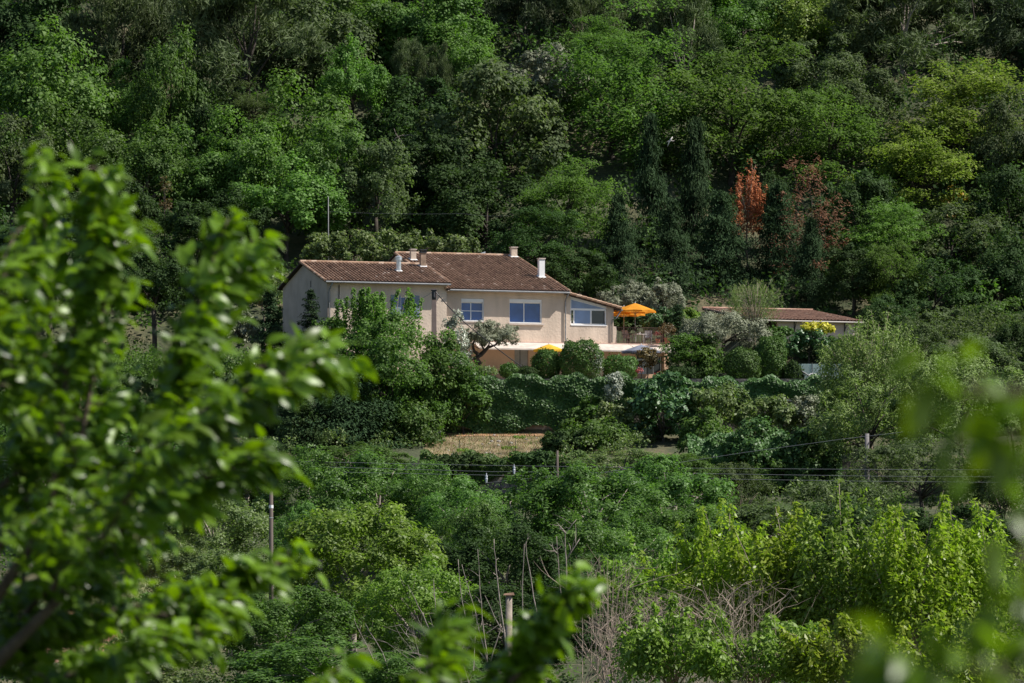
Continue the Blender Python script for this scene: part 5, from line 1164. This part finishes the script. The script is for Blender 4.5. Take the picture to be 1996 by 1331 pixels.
stems('forked bleached sapling reaching in front of the walnuts', [[(1100,1230),(1104,1120),(1102,1040),(1124,1012)], [(1102,1040),(1085,1018)], [(1104,1090),(1130,1050)]], 228, .045, barkpale, seed=4)
stems('bare sapling just left of the forked bleached one', [[(1098,1200),(1089,1120),(1085,1045)], [(1087,1080),(1070,1060)]], 227, .035, barkpale, seed=5)
stems('grey bare stems crossing the lime green tree at the bottom', [[(770,1345),(730,1290),(705,1240),(690,1205)], [(770,1345),(745,1270),(712,1215)], [(840,1230),(815,1180),(795,1140)], [(850,1200),(845,1130)]], 220, .03, barkpale, seed=6)
def tangle(lab, cx, w, ytop, ybot, Y, n, seed, mat, cat='brushwood'):
    rng = np.random.default_rng(seed); P0 = px2w(cx, ybot, Y); g0 = float(ground(P0[0], Y)); root = empty('brushwood', (P0[0], Y, g0)); tag(root, lab, cat); m = MB(); B = np.array([P0[0], Y, g0]); k_ = Y / F
    for i in range(n):
        x0 = rng.normal(0, w * .5) ; top = ytop + rng.random() ** 1.4 * (ybot - ytop) * .8; H = (HZ_Y - top) * k_; h0 = min(0.0, H - 1.0)
        a = np.array([x0 * k_, rng.normal(0, 1.2), h0 if rng.random() < .5 else (HZ_Y - ybot) * k_ + rng.random() * 1.0]) ; a[2] = a[2] - g0
        lean = rng.normal(0, .9); e = a + np.array([lean, rng.normal(0, .5), 0]); e[2] = H - g0
        if e[2] < a[2] + .5: a[2] = e[2] - 1.5
        c = (a + e) / 2 + rng.normal(0, .18, 3); r = rng.uniform(.008, .022)
        m.tube([a, a*.6+c*.4, c, c*.5+e*.5 + rng.normal(0,.06,3), e], [r, r*.9, r*.75, r*.5, .004], 4)
        for q in range(2):
            s_ = c if q else (c + e) / 2; d = rng.normal(size=3) * np.array([.6,.5,.35]) + np.array([0,0,.3]); m.tube([s_, s_ + d * .35, s_ + d*.8 + rng.normal(0,.05,3)], [r*.5, r*.35, .003], 3)
    m.build('twigs', mat, root)
tangle('upright pinkish dry brush left of the mulberry bushes', 1185, 55, 1080, 1345, 204, 110, 1, barkpink)
tangle('dense pinkish tangle of dry twigs at the bottom', 1300, 95, 1150, 1345, 199, 190, 2, barkpink)
tangle('dry twigs crossing in front of the left mulberries', 1430, 80, 1130, 1345, 191, 110, 3, barkpink)
tangle('thin dry brush at the bottom left of the pale post', 870, 80, 1190, 1345, 216, 60, 4, barkpale)

# ------------------------------------------------------------------ foreground trees, out of focus
def near_leaf(seed, L=.078, Wd=.050):
    rng = np.random.default_rng(seed); m = MB(); n = 6; vs = []
    for i in range(n):
        t = i / (n - 1); w = Wd * .5 * (math.sin(math.pi * min(1, t ** .62 * .97 + .03)) ** .8) * (1 if i < n - 1 else 0); z = -L * .28 * t * t
        for s_ in (-1, 0, 1): vs.append((s_ * w, t * L, z + abs(s_) * w * .28 + rng.normal(0, .0008)))
    fs = []
    for i in range(n - 1):
        for k_ in range(2): a = i * 3 + k_; fs.append((a, a + 1, a + 4, a + 3))
    m.add(vs, fs)
    me = m.mesh('leaf', True); me.materials.append(LM['near']); return me
NL = [near_leaf(i, .058 * s_, .028 * s_) for i, s_ in enumerate((1, .85, 1.12, .95))]
from mathutils import Matrix, Quaternion
barkmat = solid('foreground_bark', (.11,.085,.060), .9, .3, 40, bump=.5, bscale=80)
def near_tree(lines, d0, dd, label, base, seed, name, rpx=1.0, dens=1.0, lscale=1.0, nparts=300, hang=.6, depthf=2.6, rscale=1.0):
    """lines: polylines in photo px with leaf-cloud radius at start and end"""
    rng = np.random.default_rng(seed); root = empty(name, base); tag(root, label, 'tree'); B = np.array(base); L = []
    for ln, (ra, rb), dn in lines:
        bm = MB()
        d = d0 + rng.normal(0, dd); pts = [px2w(a, b_, d + rng.normal(0, dd * .12)) - B for a, b_ in ln]
        seg = [np.linalg.norm(pts[i+1] - pts[i]) for i in range(len(pts)-1)]; tot = sum(seg)
        bm.tube(pts, list(np.linspace(.0085, .0018, len(pts)) * (d / 12)), 6)
        n = max(3, int(tot * 118 * dn * dens / lscale / 9))
        for j in range(n):
            t = rng.random() ** .85; s_ = t * tot; i = 0
            while i < len(seg) - 1 and s_ > seg[i]: s_ -= seg[i]; i += 1
            ax = pts[i+1] - pts[i]; c = pts[i] + ax * min(1, s_ / seg[i]); rad = rscale * (ra + (rb - ra) * t) * d / F
            o = rng.normal(size=3); o /= np.linalg.norm(o); rr = rad * rng.random() ** .5 * .92
            q0 = c + o * rr * np.array([1, depthf, .85])
            bm.tube([c, (c + q0) / 2 + np.array([0, 0, .008]), q0], [.0026, .0018, .0009], 4)
            so_ = unit(o * .55 + ax / np.linalg.norm(ax) * .9 + np.array([.25, 0, .1]) + rng.normal(size=3) * .3); shade = rng.normal(0, .12)
            for e in range(int(rng.integers(6, 12))):
                u_ = rng.uniform(-.06, .04); p = q0 + so_ * u_ + rng.normal(size=3) * .014
                dr = so_ * .8 + rng.normal(size=3) * .36 + np.array([.2, 0, -hang * .6]); nr = np.array([.1, -.2, .8]) + o * .3 + rng.normal(size=3) * .38
                L.append((p, dr / np.linalg.norm(dr), nr, lscale * rng.uniform(.65, 1.2), int(rng.integers(0, 4)), float(np.clip(rng.random() * .8 + shade + .25 * t, 0, 1))))
        bm.build('branch', barkmat, root, smooth=True)
    # the leaves that show largest are parts, the rest one mesh
    L.sort(key=lambda q: (q[0][1] + B[1]) / q[3])
    mats = []
    for p, dr, nr, s_, vi, ti in L:
        y = Vector(dr); z = Vector(nr); z = (z - y * z.dot(y)).normalized(); x = y.cross(z)
        mats.append(Matrix(((x[0], y[0], z[0], p[0]), (x[1], y[1], z[1], p[1]), (x[2], y[2], z[2], p[2]), (0,0,0,1))) @ Matrix.Scale(s_, 4))
    for i in range(min(nparts, len(L))):
        o = bpy.data.objects.new('leaf', NL[L[i][4]]); COL.objects.link(o); o.parent = root; o.matrix_local = mats[i]
    rest = range(nparts, len(L))
    if len(rest):
        base_v = [np.array([v.co[:] for v in me.vertices]) for me in NL]; base_f = [[tuple(p_.vertices) for p_ in me.polygons] for me in NL]
        V = []; Fc = []; T = []; n = 0
        for i in rest:
            M = np.array(mats[i]); v = base_v[L[i][4]] @ M[:3, :3].T + M[:3, 3]; V.append(v); Fc += [tuple(a + n for a in f) for f in base_f[L[i][4]]]; T += [L[i][5]] * len(base_f[L[i][4]]); n += len(v)
        me = bpy.data.meshes.new('foliage'); me.from_pydata(np.concatenate(V).tolist(), [], Fc); me.polygons.foreach_set('use_smooth', [True] * len(Fc))
        a = me.attributes.new('tint', 'FLOAT', 'FACE'); a.data.foreach_set('value', np.array(T, np.float32)); me.update()
        link('foliage', me, LM['near'], root)['kind'] = 'stuff'
    return root
LN = [
 ([(60,1500),(45,1100),(60,800),(80,560),(88,400),(90,292)], (190,42), 1.25), ([(100,1000),(130,720),(170,520),(190,400),(195,330)], (130,48), 1.3), ([(150,900),(190,680),(215,500),(225,400)], (110,42), 1.2),
 ([(-40,900),(-20,700),(0,520),(40,440)], (150,60), 1.0), ([(180,1100),(270,900),(340,730),(400,570),(425,470),(440,440)], (110,50), 1.35), ([(340,760),(420,600),(470,520),(490,470)], (75,42), 1.2),
 ([(200,1050),(300,880),(400,800),(500,750),(580,720),(640,700)], (110,48), 1.35), ([(420,800),(500,720),(560,690),(620,680)], (75,42), 1.0), ([(200,1060),(330,960),(430,920),(500,895),(530,890)], (100,52), 1.3),
 ([(100,1150),(200,1010),(300,950),(380,940)], (120,90), 1.2), ([(-50,1330),(100,1220),(250,1185),(380,1160),(490,1110),(575,1090)], (72,36), 1.15), ([(230,1210),(330,1200),(420,1190),(460,1200)], (60,48), 1.1),
 ([(-60,1420),(100,1330),(250,1270),(350,1240),(400,1230)], (100,48), 1.2), ([(0,1060),(60,1020),(140,1000)], (130,100), 1.2), ([(-30,760),(80,720),(150,700)], (110,75), 1.1), ([(470,1480),(560,1400),(610,1330),(665,1305)], (72,36), 1.2),
 ([(700,1500),(790,1400),(840,1310),(865,1230)], (72,36), 1.1), ([(840,1310),(880,1240),(900,1215)], (40,30), 1.0), ([(850,1520),(930,1400),(990,1310),(1040,1230),(1090,1170),(1135,1145)], (90,34), 1.35), ([(990,1330),(1040,1290),(1070,1240)], (50,34), 1.0), ([(-60,1000),(60,900),(160,850),(230,800)], (110,70), 1.0), ([(0,1250),(120,1120),(230,1060),(330,1040)], (90,55), .9),
]
rt_ = near_tree(LN, 12.0, .45, 'out of focus broadleaf tree in the foreground filling the left side', (-1.75, 12.3, float(ground(-1.75, 12.3))), 77, 'foreground_tree', dens=4.3, hang=.8, rscale=.84)
# its trunk and the boughs that carry the branches, below and left of the picture
B = np.array(rt_.location); m = MB(); fork = px2w(-260, 1500, 12.2) - B
m.tube([(0,0,-.2), (.05,0,.9), fork*.6 + np.array([0,0,.1]), fork], [.10,.085,.06,.045], 10)
for e in ((60,1500),(100,1000),(-40,900),(180,1100),(-50,1330),(-60,1420),(470,1480),(700,1500),(850,1520),(0,1060)):
    b_ = px2w(*e, 12.0) - B; m.tube([fork, (fork + b_)/2 + np.array([0,.03,-.03]), b_], [.03,.018,.010], 7)
m.build('trunk', barkmat, rt_, smooth=True)
RN = [
 ([(2160,720),(1990,770),(1860,770),(1765,745)], (38,26), .13), ([(2160,830),(2000,850),(1880,860),(1815,870)], (50,34), .26), ([(2160,930),(2060,930),(1970,920)], (70,46), .42), ([(2160,1090),(2060,1090),(2010,1070),(1985,1120)], (80,45), .9),
 ([(2160,1250),(2060,1190),(1985,1120)], (80,45), 1.2), ([(2160,1400),(1990,1330),(1880,1290),(1790,1280)], (75,40), .7), ([(1960,1400),(1840,1350),(1700,1290),(1600,1245)], (50,36), .50), ([(2150,1330),(2030,1310),(1960,1310)], (90,60), 1.2),
]
rr_ = near_tree(RN, 3.7, .1, 'very blurred dark leaves hanging in from the right edge', (.75, 4.4, float(ground(.75, 4.4))), 78, 'foreground_tree', dens=.85, lscale=.62, hang=.9, depthf=2.0)
B = np.array(rr_.location); m = MB(); fork = px2w(2330, 1300, 4.4) - B
m.tube([(0,0,-.2), (.0,0,.8), fork], [.06,.05,.035], 10)
for e in ((2160,700),(2160,820),(2160,930),(2160,1080),(2160,1250),(2160,1400),(2160,650),(2150,1330),(1960,1360)):
    b_ = px2w(*e, 4.3) - B; m.tube([fork, (fork + b_)/2 + np.array([0,.02,.02]), b_], [.014,.009,.006], 6)
m.build('trunk', barkmat, rr_, smooth=True)

# remove the unused courtyard material, lay the terrace paving
X0, X1, Y0, Y1 = -8.0, 10.5, 343.2, 352.0
tag_ = None
sheet('terrace_pavement', X0, X1, 343.0, 350.0, pm, 'paved strip of the lower terrace in front of the house', .02)
